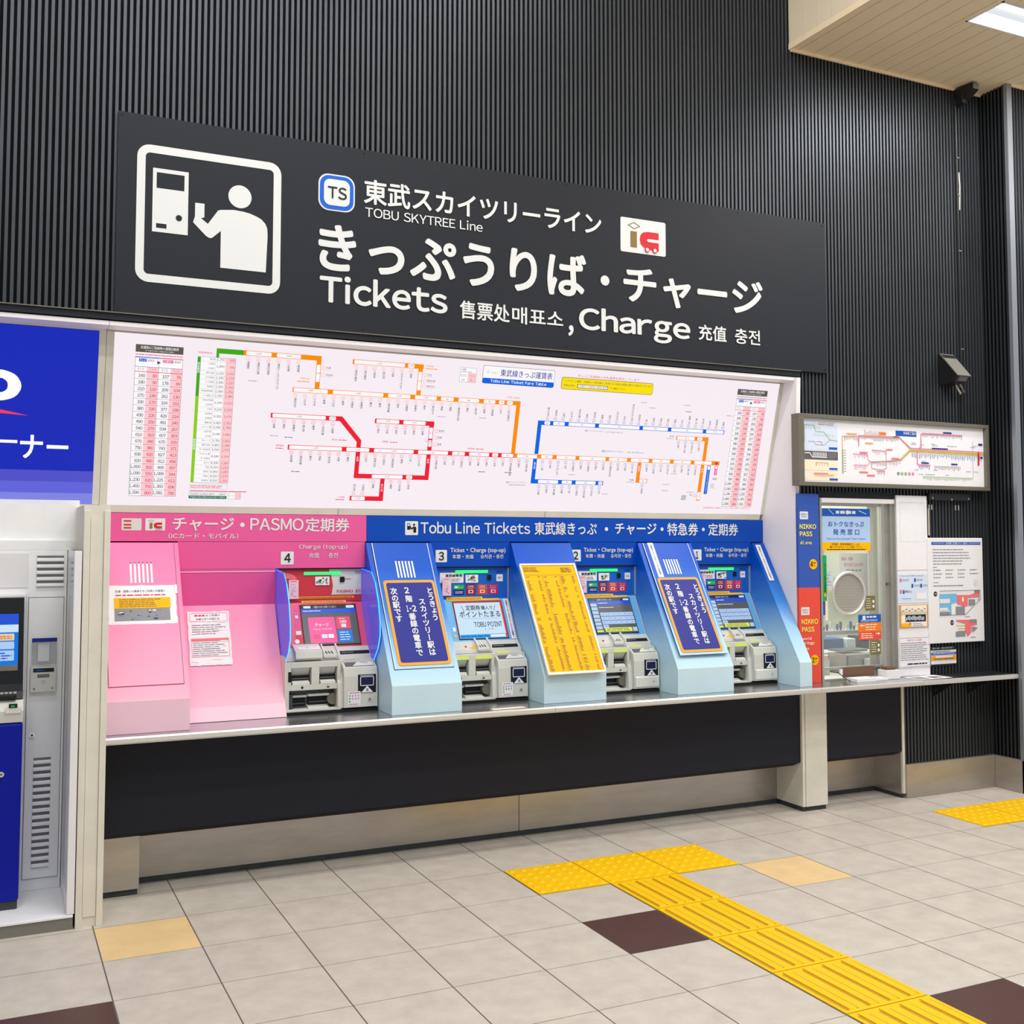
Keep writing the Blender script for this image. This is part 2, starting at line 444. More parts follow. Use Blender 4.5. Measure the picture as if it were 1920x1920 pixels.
# kick plates and base strip below the counter
kp = MB().box(-1.74, .376, .56, .575, .03, .34, 'steel').box(.380, 2.262, .56, .575, .03, .34, 'steel').box(-1.74, 2.262, .563, .58, 0, .03, 'base_grey')
S(kp.build('baseboard_left', org=(0, .56, 0)))
kb = MB().box(2.46, 3.125, .575, .59, .03, .34, 'steel').box(2.46, 3.125, .578, .59, 0, .03, 'base_grey')
S(kb.build('trim_2', org=(2.8, .58, 0)))
# hidden rear of the machine recess
S(MB().box(-2.0, 2.28, .80, .84, 0, 2.78, 'apron_dark').box(-1.96, 2.25, .40, .80, .34, .36, 'apron_dark').box(2.47, 3.12, .40, .9, .34, .36, 'apron_dark').build('trim_3', org=(0, .8, 0)))

# box plinth at the left end under the counter
pl = MB().box(-1.955, -1.76, .385, .60, .03, .285, 'steel').box(-1.955, -1.765, .40, .6, 0, .03, 'base_grey')
tag(pl.build('steel_plinth_box', bevel=.002), 'small stainless box plinth on the floor under the counter beside the cream pillar', 'plinth')

# ---------------------------------------------------------------- pillars
r = empty('cream_pillar', (-2.02, .3, 0), 'tall narrow cream pillar between the cash machine and the pink panels', 'pillar')
MB().box(-2.074, -1.960, .04, .78, 0, 1.86, 'cream').build('core', r)
MB().box(-2.074, -2.046, .03, .045, 0, 1.836, 'cream').box(-1.987, -1.960, .03, .045, 0, 1.836, 'cream').build('edge_strip', r, bevel=.0015)
MB().box(-2.044, -1.989, .0355, .0415, .045, 1.80, 'cream').build('inset_panel', r)
r = empty('cream_pillar', (2.36, .45, 0), 'broad cream pillar standing on the floor below the red end of the pass banner', 'pillar')
MB().box(2.268, 2.459, .335, .60, .03, .77, 'cream').build('core', r, bevel=.002)
MB().box(2.262, 2.283, .315, .60, .03, .77, 'cream').build('edge_strip', r, bevel=.0015)
MB().box(2.285, 2.459, .31, .34, .03, .77, 'cream').build('front_panel', r, bevel=.0015)
MB().box(2.268, 2.455, .325, .6, 0, .03, 'base_grey').build('base_strip', r)
r = empty('counter_side_panel', (3.13, .45, 0), 'thin cream upright panel holding up the counter right of the booth', 'panel')
MB().box(3.122, 3.142, .325, .62, .03, .77, 'cream').build('board', r, bevel=.0015)
MB().box(3.117, 3.122, .34, .62, .025, .77, 'steel').build('steel_cheek', r)
MB().box(3.120, 3.140, .335, .6, 0, .03, 'base_grey').build('base_strip', r)

# ---------------------------------------------------------------- counter and aprons
def ledge(x0, x1, label, name='steel_counter'):
    r = empty(name, ((x0+x1)/2, .3, .77), label, 'counter')
    y1 = .78 if x1 < 3.0 else .335
    MB().box(x0, x1, .135, y1, .785, .80, 'ledge_top').build('top_sheet', r)
    pr = [(.135, .80), (.126, .80), (.119, .793), (.119, .776), (.126, .768), (.34, .768), (.34, .785), (.135, .785)]
    MB().prism(pr, x0, x1, 'steel_bright').build('front_edge', r)
ledge(-1.955, .376, 'left length of the long polished steel counter, under the pink panels')
ledge(.378, 2.245, 'middle length of the long polished steel counter, under the blue panels')
ledge(2.247, 3.105, 'right length of the polished steel counter, in front of the booth window')
def apron(x0, x1, label):
    r = empty('counter_apron', ((x0+x1)/2, .35, .3), label, 'panel')
    MB().box(x0, x1, .33, .35, .308, .768, 'apron').build('face', r)
    MB().prism([(.331, .307), (.395, .275), (.42, .275), (.42, .33), (.345, .33)], x0, x1, 'apron_dark').build('lower_lip', r)  # lip darker than the face: its shadow put into the colour
apron(-1.955, 2.258, 'long black panel under the steel counter beneath the ticket machines')
apron(2.462, 3.118, 'short black panel under the counter below the booth window')
# black shelf on the right
r = empty('wall_shelf', (3.55, .23, .76), 'black shelf with a bright front edge on the ribbed wall right of the booth', 'shelf')
MB().box(3.107, 3.985, .13, .335, .785, .798, 'black_metal').build('board', r)
MB().prism([(.13, .80), (.121, .797), (.119, .785), (.122, .770), (.135, .766), (.135, .80)], 3.107, 3.985, 'steel_bright').build('front_edge', r)
for x in (3.43, 3.755):
    b = MB().prism([(.33, .785), (.15, .785), (.15, .77), (.33, .655)], x-.003, x+.003, 'black_metal')
    b.box(x-.012, x+.012, .318, .33, .655, .785, 'black_metal').cyl((x, .318, .70), (x, .312, .70), .008, 'chrome')
    b.build('bracket', r)

# ================================================================ LARGE BLACK SIGN
YS = .308
r = empty('ticket_sign', (.29, YS, 2.8), 'big black sign board with white ticket machine pictogram and large white lettering', 'sign')
MB().box(-1.936, 2.51, YS, .332, 2.80, 3.793, 'sign_black').build('board', r)
mbs = MB()
for x in (-1.92, -.68, .56, 1.80, 2.49):
    for z in (2.82, 3.775): mbs.cyl((x, YS, z), (x, YS-.002, z), .005, 'hole', 8)
mbs.build('screws', r)
c = Canvas((0, YS, 0), lift=.002)
c.rframe(-1.845, 2.963, -1.128, 3.647, .062, .04, 'white_print')
c.build('pictogram_frame', r)
c = Canvas((0, YS, 0), lift=.002)
W = 'white_print'
c.rect(-1.769, 3.514, -1.597, 3.534, W); c.rect(-1.769, 3.435, -1.751, 3.514, W); c.rect(-1.617, 3.435, -1.597, 3.514, W)
c.rect(-1.769, 3.259, -1.597, 3.435, W); c.rect(-1.769, 3.216, -1.597, 3.236, W)
c.rect(-1.769, 3.236, -1.750, 3.259, W); c.rect(-1.700, 3.236, -1.597, 3.259, W)
c.disc(-1.641, 3.297, .015, 'sign_black', 2)
c.build('pictogram_machine', r)
c = Canvas((0, YS, 0), lift=.002)
c.disc(-1.340, 3.446, .059, W)
def smooth(pts, n=6):
    return pts
c.poly([(-1.434, 3.258), (-1.478, 3.217), (-1.492, 3.216), (-1.507, 3.224), (-1.572, 3.286), (-1.563, 3.317), (-1.563, 3.386), (-1.517, 3.386), (-1.517, 3.317), (-1.533, 3.311), (-1.499, 3.286), (-1.449, 3.361), (-1.434, 3.366), (-1.37, 3.374), (-1.32, 3.371), (-1.289, 3.366), (-1.255, 3.355), (-1.229, 3.343), (-1.208, 3.322), (-1.198, 3.298), (-1.196, 3.26), (-1.203, 3.071), (-1.434, 3.071)], W)
c.build('pictogram_person', r)
c = Canvas((0, YS, 0), lift=.002)
c.rrect(-.930, 3.438, -.730, 3.634, .055, W, 1); c.rrect(-.922, 3.446, -.738, 3.626, .05, 'blue_print', 2)
c.rrect(-.901, 3.466, -.759, 3.606, .034, W, 3); c.text('TS', -.880, -.776, 3.502, 3.567, 'black_print', .01, 4, 5)
c.build('line_badge', r)
def ic_mark(c, u0, v0, u1, v1, W='white_print', R='red_print', B='brown_print', l=1):
    w, h = u1-u0, v1-v0
    X = lambda t: u0+w*t
    Y = lambda t: v0+h*t
    c.rrect(u0, v0, u1, v1, w*.035, W, l)
    d = [(.165, .79), (.295, .70), (.42, .79), (.295, .88)]
    for a, b in zip(d, d[1:]+d[:1]): c.line([(X(a[0]), Y(a[1])), (X(b[0]), Y(b[1]))], w*.012, B, l+1)
    c.rect(X(.215), Y(.16), X(.355), Y(.62), B, l+1)
    pts = [(.84, .66), (.60, .66), (.50, .63), (.44, .55), (.42, .42), (.44, .28), (.50, .20), (.60, .15), (.84, .12)]
    c.poly([(X(a), Y(b)) for a, b in pts], R, l+1)
    c.poly([(X(a), Y(b)) for a, b in [(.845, .45), (.60, .45), (.57, .41), (.60, .36), (.845, .36)]], W, l+2)
    for t in (.575, .745):
        c.disc(X(t), Y(.13), w*.052, R, l+3); c.disc(X(t), Y(.13), w*.034, W, l+4)
c = Canvas((0, YS, 0), lift=.002); ic_mark(c, .928, 3.428, 1.250, 3.637); c.build('card_mark', r)
c = Canvas((0, YS, 0), lift=.0035)
c.text('東武スカイツリーライン', -.680, .794, 3.500, 3.636, W, .022, 1, 5)
c.text('TOBU SKYTREE Line', -.672, .020, 3.430, 3.484, W, .008, 1, 5)
c.build('line_name_lettering', r)
c = Canvas((0, YS, 0), lift=.0035)
c.text('きっぷうりば', -.928, .690, 3.118, 3.372, W, .028, 1, 6)
c.disc(.818, 3.238, .030, W, 1)
c.text('チャージ', .945, 1.985, 3.118, 3.345, W, .028, 1, 6)
c.build('japanese_lettering', r)
def piece(*a):
    q = Canvas((0, YS, 0), lift=.0035); q.text(*a); q.build('word', r)
piece('Tickets', -.918, -.192, 2.946, 3.096, W, .026, 1, 6)
piece('售票处', -.118, .190, 2.930, 3.032, W, .018, 1, 4)
piece('매표소', .205, .535, 2.930, 3.028, W, .014, 1, 4)
piece(',', .568, .604, 2.888, 2.952, W, .03, 1, 4)
piece('Charge', .640, 1.425, 2.895, 3.070, W, .026, 1, 6)
piece('充值', 1.486, 1.698, 2.938, 3.036, W, .018, 1, 4)
piece('충전', 1.762, 1.960, 2.938, 3.034, W, .014, 1, 4)

# trim under the sign
tm = MB().box(-7.2, 2.29, .315, .35, 2.765, 2.800, 'sign_black').box(-7.2, 2.29, .305, .318, 2.797, 2.802, 'frame_grey')
S(tm.build('trim_4', org=(0, .3, 2.77)))

# ================================================================ FARE BOARD LIGHT BOX
LF = math.hypot(.21, .85)
FV = (0, -.21/LF, .85/LF)
def fpt(v, d=0):
    """point of the sloping face at height v along it, d in front of it"""
    return (.65-v*.21/LF-d*.85/LF, 1.88+v*.85/LF-d*.21/LF)
r = empty('fare_board', (.15, .6, 1.85), 'long glowing white fare map board tilted forward above the ticket machines', 'sign')
f = MB()
def fbar(x0, x1, v0, v1, d, m='cream'):
    f.prism([fpt(v0, d), fpt(v1, d), fpt(v1, -.04), fpt(v0, -.04)], x0, x1, m)
fbar(-1.955, 2.249, .875, .912, .002, 'cream_dark'); fbar(-1.955, 2.225, -.036, .002, .004)
fbar(-1.955, -1.919, 0, .875, .002); 
f.prism([fpt(0, .004), fpt(.875, .004), fpt(.875, -.04), fpt(0, -.04)], 2.228, 2.249, 'cream')
f.build('frame', r, bevel=.001)
MB().prism([(.335, 2.762), (.322, 2.758), (.322, 2.738), (.42, 2.735), (.43, 2.762)], -1.955, 2.29, 'white_panel').build('top_cap', r)
x = MB(); x.prism([fpt(0, 0), fpt(.876, 0), fpt(.876, -.02), fpt(0, -.02)], -1.920, 2.230, 'lit_board'); x.build('lit_face', r)
f = MB()
for x in (-.70, .60): f.prism([fpt(-.04, .0045), fpt(.0, .0045), fpt(.0, 0), fpt(-.04, 0)], x, x+.002, 'groove')
f.build('frame_joint', r)

O0 = (0, .65, 1.88)
def FC(): return Canvas(O0, V=FV, lift=.0007)
FARES = '160 80 157 78|180 90 178 89|210 110 209 104|270 140 261 130|330 170 324 162|380 190 377 188|430 220 429 214|490 250 481 240|540 270 534 267|610 310 607 303|670 340 670 335|750 380 743 371|830 420 827 413|920 460 912 456|1,000 500 995 497|1,090 550 1,089 544|1,230 620 1,225 612|1,400 700 1,393 696|1,590 800 1,581 790'.split('|')
def ref(n): return text_mesh(n, .012, 2)[5]-text_mesh(n, .012, 2)[4]
REFN = ref('0'); REFJ = ref('国')
def table(x0, x1, name):
    c = FC(); w = x1-x0
    c.rect(x0, .785, x1, .823, 'lit_olive', 1); c.text('交通系ICご利用時の運賃比較表', x0+w*.1, x1-w*.1, .802, .817, 'lit_white', .01, 2, 1)
    c.text('IC Ticket Fare comparison table', x0+w*.2, x1-w*.2, .789, .798, 'lit_white', .01, 2, 1)
    c.bars(x0, x1, .770, .777, 1, 'lit_crimson', 2, .5, .02, 9)
    c.rect(x0, .051, x1, .763, 'lit_white', 1); c.frame(x0, .051, x1, .763, .0014, 'lit_ink', 3)
    for a, b in ((.25, .5), (.75, 1)): c.rect(x0+w*a, .051, x0+w*b, .712, 'lit_pinkcell', 2)
    c.rect(x0, .757, x0+w/2, .7605, 'lit_blue', 3); c.rect(x0+w/2, .757, x1, .7605, 'lit_pink', 3)
    c.rect(x0, .711, x1, .713, 'lit_navy', 3); c.rect(x0, .686, x1, .689, 'lit_crimson', 3)
    c.rect(x0+w*.08, .738, x0+w*.24, .753, 'lit_blue', 3); c.text('きっぷ', x0+w*.1, x0+w*.22, .740, .751, 'lit_white', .01, 4, 1)
    c.text('運賃表', x0+w*.26, x0+w*.40, .740, .751, 'lit_ink', 0, 3, 1)
    c.poly([(x0+w*.46, .728), (x0+w*.54, .737), (x0+w*.46, .747)], 'lit_ink', 3)
    c.rect(x0+w*.58, .738, x0+w*.8, .753, 'lit_pink', 3); c.text('交通系IC', x0+w*.6, x0+w*.78, .740, .751, 'lit_white', .01, 4, 1)
    c.text('運賃表', x0+w*.82, x0+w*.96, .740, .751, 'lit_ink', 0, 3, 1)
    for a, t, m in ((.125, 'おとな', 'lit_ink'), (.375, 'こども', 'lit_crimson'), (.625, 'おとな', 'lit_ink'), (.875, 'こども', 'lit_crimson')):
        c.text(t, x0+w*(a-.07), x0+w*(a+.07), .695, .706, m, 0, 3, 1)
    p = .635/19
    for i, row in enumerate(FARES):
        y = .686-(i+1)*p
        if i < 18: c.rect(x0, y-.0006, x1, y+.0006, 'lit_ink', 3)
        for k, t in enumerate(row.split()):
            c.texth(t, x0+w*(.25*(k+1))-.006, y+.008, y+.0245, 'lit_crimson' if k % 2 else 'lit_ink', .012, 4, 'r', 2, REFN)
    c.rect(x0+w/2-.0005, .051, x0+w/2+.0005, .735, 'lit_ink', 3)
    c.build(name, r)
table(-1.816, -1.583, 'fare_table'); table(1.9, 2.14, 'fare_table')
LW = .026
def hline(c, x0, x1, v, col):
    c.rect(x0, v-LW/2, x1, v+LW/2, 'lit_'+col, 1)
def wbox(c, a, b, v, t=None, h=.0205):
    c.rrect(a, v-h/2, b, v+h/2, .006, 'lit_white', 2)
    if t: c.texth(t, (a+b)/2, v-.0045, v+.0045, 'lit_ink', .01, 3, 'c', 1, REFN)
def vbox(c, x, a, b, t=None):
    c.rrect(x-.010, a, x+.010, b, .006, 'lit_white', 2)
    if t: c.texth(t, x, (a+b)/2-.004, (a+b)/2+.004, 'lit_ink', .01, 3, 'c', 1, REFN)
def stations(c, x, dx, v, names, col, d=-1):
    for i, nm in enumerate(names.split()):
        u = x+i*dx
        if nm == '-': continue
        cc = 'lit_'+col
        c.rframe(u-.0095, v+d*.0285-.0095, u+.0095, v+d*.0285+.0095, .004, .0013, cc, 2)
        c.rect(u-.002, v+d*.014-.0015, u+.002, v+d*.014+.0015, 'lit_white', 3)
        c.text('TS', u-.005, u+.005, v+d*.0285+.001, v+d*.0285+.005, cc, 0, 3, 1)
        c.text('%02d' % ((i*7) % 58+1), u-.005, u+.005, v+d*.0285-.006, v+d*.0285-.001, cc, 0, 3, 1)
        k = len(nm); h = .0128*k
        a = v+d*.043
        lo, hi = (a-h, a) if d < 0 else (a, a+h)
        c.vtext(nm, u+.003, .0128, lo, hi, 'lit_ink', .025, 2, 1)
        c.rect(u-.0072, lo+.004, u-.0062, hi-.002 if k < 3 else hi, 'lit_grey', 2)
def side(c, x, vs, names, col):
    for v, nm in zip(vs, names.split()):
        c.rframe(x, v-.009, x+.018, v+.009, .004, .0013, 'lit_'+col, 2)
        c.text(nm, x+.023, x+.023+.0125*len(nm), v-.004, v+.008, 'lit_ink', .006, 2, 1)
        c.rect(x+.023, v-.0095, x+.023+.011*len(nm), v-.0085, 'lit_grey', 2)
def note(c, x, v, w, m='lit_grey', n=1): c.bars(x, x+w, v-.008*n, v, n, m, 2, .5, .1, 3)
# green branch and its fare list
c = FC()
c.rect(-1.417, .806, -1.277, .832, 'lit_green'); c.rect(-1.417, .785, -1.403, .832, 'lit_green')
c.rect(-1.5105, .58, -1.4955, .783, 'lit_green'); c.rect(-1.5105, .127, -1.4955, .58, 'lit_lime')
c.vtext('野岩鉄道', (-1.508+-1.498)/2, .0135, .700, .755, 'lit_white', .01, 2, 1); c.vtext('会津鉄道', (-1.508+-1.498)/2, .0135, .30, .36, 'lit_white', .01, 2, 1)
c.rect(-1.4955, .127, -1.3165, .785, 'lit_white', 1); c.rect(-1.368, .127, -1.3165, .785, 'lit_pinkcell', 2); c.frame(-1.4955, .127, -1.3165, .785, .0012, 'lit_ink', 3)
c.text('（新藤原経由）', -1.511, -1.435, .800, .810, 'lit_crimson', 0, 1, 1)
G = '1,790 900|1,890 950|2,110 1,060|2,330 1,170|2,430 1,220|2,590 1,300|2,680 1,350|2,950 1,480|2,990 1,510|3,100 1,560|3,310 1,670|3,420 1,720|3,540 1,780|3,640 1,830|3,750 1,890|3,850 1,940|3,960 1,990|4,180 2,100|4,330 2,180|4,390 2,210|4,450 2,240|4,510 2,270|4,590 2,310'.split('|')
GN = '龍王峡|川治温泉 川治湯元|湯西川温泉|中三依温泉|上三依塩原|男鹿高原|会津高原尾瀬口|七ヶ岳登山口|会津山村道場 会津荒海|中荒井|会津田島 会津長野|養鱒公園|ふるさと公園|会津下郷 弥五島|塔のへつり|湯野上温泉|芦ノ牧温泉南|大川ダム公園 芦ノ牧温泉|あまや|門田|南若松|西若松|会津若松'.split('|')
u = .658/28; y = .785
for i, row in enumerate(G):
    h = u*(2 if i in (1, 8, 10, 13, 17) else 1); m = y-h/2
    a, b = row.split()
    c.texth(a, -1.3715, m-.0065, m+.0065, 'lit_ink', .012, 3, 'r', 1, REFN); c.texth(b, -1.3195, m-.0065, m+.0065, 'lit_crimson', .012, 3, 'r', 1, REFN)
    nn = GN[i].split()
    for q, t in enumerate(nn):
        yy = m+(u*.5 if q == 0 else -u*.5)*(len(nn)-1)
        c.text(t, -1.421-.0088*len(t), -1.421, yy-.004, yy+.006, 'lit_ink', 0, 3, 1)
    y -= h; c.rect(-1.4955, y-.0005, -1.3165, y+.0005, 'lit_grey', 3)
c.rect(-1.418, .127, -1.417, .785, 'lit_grey', 3)
c.frame(-1.514, .094, -1.317, .118, .001, 'lit_grey'); c.bars(-1.508, -1.33, .097, .115, 2, 'lit_crimson', 2, .35, .3, 7)
note(c, -1.511, .087, .31, 'lit_crimson')
c.rrect(-1.515, .042, -1.318, .077, .004, 'lit_ink', 1); c.rrect(-1.514, .057, -1.319, .076, .003, 'lit_white', 2); c.rrect(-1.514, .043, -1.319, .058, .003, 'lit_dkgreen', 2)
c.text('野岩鉄道 会津鉄道 連絡きっぷ運賃表', -1.508, -1.325, .061, .072, 'lit_ink', 0, 3, 1); c.text('Yagan Line-Aizu Line Fare Table', -1.508, -1.325, .0455, .0545, 'lit_white', .015, 3, 1)
c.rrect(-1.309, .042, -1.276, .077, .003, 'lit_white', 2); c.rrect(-1.276, .042, -1.244, .077, .003, 'lit_pinkcell', 2); c.rframe(-1.309, .042, -1.244, .077, .003, .001, 'lit_ink', 3)
c.text('おとな', -1.304, -1.281, .057, .064, 'lit_ink', 0, 3, 1); c.text('こども', -1.271, -1.248, .057, .064, 'lit_crimson', 0, 3, 1)
c.build('connecting_fare_list', r)
# orange lines
c = FC()
hline(c, -1.277, -.860, .819, 'orange'); c.rect(-.886, .656, -.860, .832, 'lit_orange')
wbox(c, -1.264, -1.131, .819, '1,590'); wbox(c, -1.103, -.973, .819, '1,460'); vbox(c, -.873, .692, .785, '1,400')
stations(c, -1.252, .0535, .819, '新藤原 鬼怒川公園 鬼怒川温泉 東武ワールドスクウェア 小佐越 新高徳', 'orange'); side(c, -.853, (.770, .731), '大桑 大谷向', 'orange')
c.text('鬼怒川線', -.968, -.920, .700, .711, 'lit_orange', .01, 2, 1); note(c, -.985, .694, .07, 'lit_orange')
hline(c, -1.006, .355, .643, 'orange')
for a, b, t in ((-1.0, -.812, '1,400'), (-.783, -.494, '1,230'), (-.466, -.335, '1,090'), (-.306, -.175, '1,000'), (-.149, -.071, '920'), (-.041, .088, '830'), (.118, .192, '750'), (.216, .250, '670'), (.267, .305, '670')): wbox(c, a, b, .643, t)
stations(c, -.989, .05305, .643, '東武日光 上今市 下今市 明神 下小代 板荷 北鹿沼 新鹿沼 樅山 楡木 東武金崎 家中 合戦場 新栃木 栃木 新大平下 静和 藤岡 板倉東洋大前 柳生 新古河 栗橋 南栗橋 幸手 杉戸高野台', 'orange')
c.poly([(.329, .630), (.355, .630), (.355, .346), (.329, .346)], 'lit_orange', 1)
c.text('日光線', .262, .298, .671, .682, 'lit_orange', .01, 2, 1); note(c, .305, .679, .045, 'lit_orange')
hline(c, -.686, -.271, .815, 'orange'); c.rect(-.301, .656, -.275, .828, 'lit_orange')
wbox(c, -.677, -.383, .815, '1,230'); wbox(c, -.365, -.327, .815, '1,090'); vbox(c, -.288, .682, .786, '1,000')
stations(c, -.664, .0532, .815, '東武宇都宮 南宇都宮 江曽島 西川田 安塚 おもちゃのまち 国谷', 'orange'); side(c, -.266, (.770, .737, .705), '壬生 野州大塚 野州平川', 'orange')
c.text('宇都宮線', -.258, -.212, .815, .826, 'lit_orange', .01, 2, 1); note(c, -.258, .810, .075, 'lit_orange')
c.build('orange_route_print', r)
# red lines
c = FC()
hline(c, -1.113, -.722, .500, 'red'); wbox(c, -1.104, -.811, .500, '1,230'); wbox(c, -.792, -.754, .5, '1,090')
c.poly([(-.731, .513), (-.718, .513), (-.599, .386), (-.599, .346), (-.625, .346), (-.625, .376), (-.731, .487)], 'lit_red', 1)
stations(c, -1.094, .054, .500, '赤城 相老 新桐生 阿左美 藪塚 治良門橋 三枚橋', 'red')
c.text('桐生線', -.768, -.738, .379, .389, 'lit_red', .01, 2, 1); note(c, -.73, .387, .05, 'lit_red')
hline(c, -.530, -.175, .498, 'red'); c.rect(-.203, .346, -.177, .505, 'lit_red')
wbox(c, -.521, -.387, .498, '1,090'); wbox(c, -.362, -.228, .498, '1,000'); vbox(c, -.190, .412, .476, '920'); vbox(c, -.19, .366, .404, '920')
stations(c, -.508, .053, .498, '葛生 多田 田沼 吉水 堀米 佐野', 'red'); side(c, -.168, (.457, .420, .380), '佐野市 田島 渡瀬', 'red')
c.text('佐野線', -.478, -.442, .379, .390, 'lit_red', .01, 2, 1); note(c, -.432, .387, .05, 'lit_red')
hline(c, -1.009, .349, .333, 'red')
for a, b, t in ((-1.001, -.706, '1,230'), (-.680, -.548, '1,090'), (-.520, -.284, '1,000'), (-.257, -.073, '920'), (-.047, .033, '830'), (.060, .188, '750'), (.208, .246, '670'), (.268, .346, '610')): wbox(c, a, b, .333, t)
stations(c, -.987, .0528, .333, '伊勢崎 新伊勢崎 剛志 境町 世良田 木崎 細谷 - 韮川 野州山辺 足利市 東武和泉 福居 県 多々良 - 茂林寺前 川俣 羽生 南羽生 加須 花崎 鷲宮 久喜 和戸', 'red')
c.text('伊勢崎線', -1.074, -1.032, .334, .345, 'lit_red', .01, 2, 1); note(c, -1.075, .329, .045, 'lit_red'); c.text('伊勢崎線', .045, .092, .360, .370, 'lit_red', .01, 2, 1); note(c, .10, .368, .05, 'lit_red')
c.rect(-.625, .173, -.599, .320, 'lit_red'); c.rect(-.625, .173, -.178, .199, 'lit_red'); c.rect(-.204, .173, -.178, .320, 'lit_red')
c.vtext('太田', (-.618+-.606)/2, .0135, .268, .298, 'lit_white', .006, 3, 1); c.vtext('館林', (-.197+-.185)/2, .0135, .268, .298, 'lit_white', .006, 3, 1)
wbox(c, -.520, -.337, .186, '1,000'); wbox(c, -.315, -.279, .186, '920')
stations(c, -.510, .0528, .186, '竜舞 - 篠塚 本中野 成島', 'red')
c.rect(-.468, .048, -.442, .176, 'lit_red'); c.vtext('東小泉', (-.461+-.449)/2, .0135, .10, .145, 'lit_white', .006, 3, 1)
hline(c, -.638, -.442, .059, 'red'); wbox(c, -.628, -.550, .059, '1,000'); stations(c, -.618, .052, .059, '西小泉 小泉町', 'red', 1)
c.text('小泉線', -.705, -.668, .060, .070, 'lit_red', .01, 2, 1); note(c, -.72, .054, .055, 'lit_red')
c.build('red_route_print', r)
# skytree line
c = FC()
hline(c, .346, 1.837, .334, 'orange'); wbox(c, .371, .504, .333, '610')
for a, b, t in ((.531, .608, '540'), (.636, .767, '490'), (.792, .979, '430'), (1.003, 1.134, '380'), (1.161, 1.294, '330'), (1.320, 1.453, '270'), (1.480, 1.612, '210'), (1.639, 1.775, '160')): wbox(c, a, b, .334, t)
stations(c, .333, .0528, .333, '東武動物公園 姫宮 北春日部 - 一ノ割 武里 せんげん台 大袋 北越谷 越谷 新越谷 蒲生 新田 獨協大学前 草加 谷塚 竹ノ塚 - 梅島 五反野 小菅 北千住 牛田 堀切 鐘ヶ淵 東向島', 'navy')
c.text('東武スカイツリーライン', .944, 1.10, .376, .390, 'lit_navy', .006, 2, 1); c.text('TOBU SKYTREE Line', 1.12, 1.25, .377, .387, 'lit_navy', 0, 2, 1)
hline(c, 1.475, 1.724, .487, 'orange'); c.rect(1.698, .346, 1.724, .500, 'lit_orange'); wbox(c, 1.482, 1.616, .487, '180'); wbox(c, 1.638, 1.675, .487, '160')
stations(c, 1.497, .053, .487, '亀戸 亀戸水神 東あずま 小村井', 'navy'); c.text('亀戸線', 1.425, 1.458, .490, .500, 'lit_navy', .01, 2, 1); note(c, 1.405, .484, .055)
c.rect(1.216, .192, 1.242, .320, 'lit_orange'); c.vtext('西新井', (1.223+1.235)/2, .0135, .262, .300, 'lit_white', .006, 3, 1)
hline(c, 1.216, 1.300, .205, 'orange'); wbox(c, 1.242, 1.295, .205, '210'); stations(c, 1.267, .05, .205, '大師前', 'navy'); c.text('大師線', 1.165, 1.20, .204, .214, 'lit_navy', .01, 2, 1); note(c, 1.15, .199, .055)
c.rect(1.694, .086, 1.720, .322, 'lit_orange'); vbox(c, 1.707, .093, .142, '160'); c.vtext('曳舟', (1.701+1.713)/2, .0135, .268, .300, 'lit_white', .006, 3, 1)
c.rframe(1.668, .111, 1.686, .129, .004, .0013, 'lit_navy', 2); c.text('押上', 1.636, 1.662, .116, .128, 'lit_ink', .006, 2, 1); note(c, 1.575, .12, .04, 'lit_dkgreen', 4); note(c, 1.61, .145, .06)
c.rect(1.744, .131, 1.770, .318, 'lit_blue', 2); c.vtext('とうきょうスカイツリー', (1.751+1.764)/2, .0135, .135, .285, 'lit_white', .006, 3, 1); c.rrect(1.748, .290, 1.766, .314, .004, 'lit_white', 3)
c.rect(1.804, .257, 1.827, .319, 'lit_pink', 2); c.rrect(1.807, .298, 1.824, .316, .004, 'lit_white', 3); c.vtext('浅草', (1.809+1.822)/2, .0135, .262, .292, 'lit_white', .006, 3, 1)
c.disc(1.812, .334, .010, 'lit_red', 2); note(c, 1.80, .24, .035, 'lit_dkgreen', 2); note(c, 1.79, .20, .03, 'lit_grey', 4)
for x, v in ((-1.244, .68), (-1.11, .395), (-1.03, .39), (-.98, .205), (-.16, .545), (.10, .55), (.13, .235), (.30, .235), (1.18, .70), (1.25, .67), (1.50, .70), (1.52, .66), (1.84, .65), (1.42, .19), (1.42, .15), (1.47, .26), (.73, .235), (.98, .12), (-.22, .40)):
    note(c, x, v, .05, random.choice(('lit_grey', 'lit_dkgreen', 'lit_grey')))
c.build('skytree_route_print', r)
# blue line
c = FC()
c.rect(.484, .349, .510, .550, 'lit_blue'); hline(c, .484, 1.840, .537, 'blue')
for a, b, t in ((.528, .566, '610'), (.587, .665, '610'), (.692, .876, '670'), (.902, 1.194, '750'), (1.219, 1.405, '830'), (1.430, 1.672, '920'), (1.697, 1.834, '1,000')): wbox(c, a, b, .537, t)
stations(c, .544, .05325, .537, '藤の牛島 南桜井 川間 七光台 清水公園 愛宕 野田市 梅郷 運河 江戸川台 初石 流山おおたかの森 豊四季 柏 新柏 増尾 逆井 高柳 六実 新鎌ヶ谷 鎌ヶ谷 馬込沢 塚田 新船橋 船橋', 'navy', 1)
c.text('東武アーバンパークライン', .808, .945, .498, .509, 'lit_navy', .006, 2, 1); c.text('TOBU URBAN PARK Line', .955, 1.079, .498, .506, 'lit_navy', 0, 2, 1)
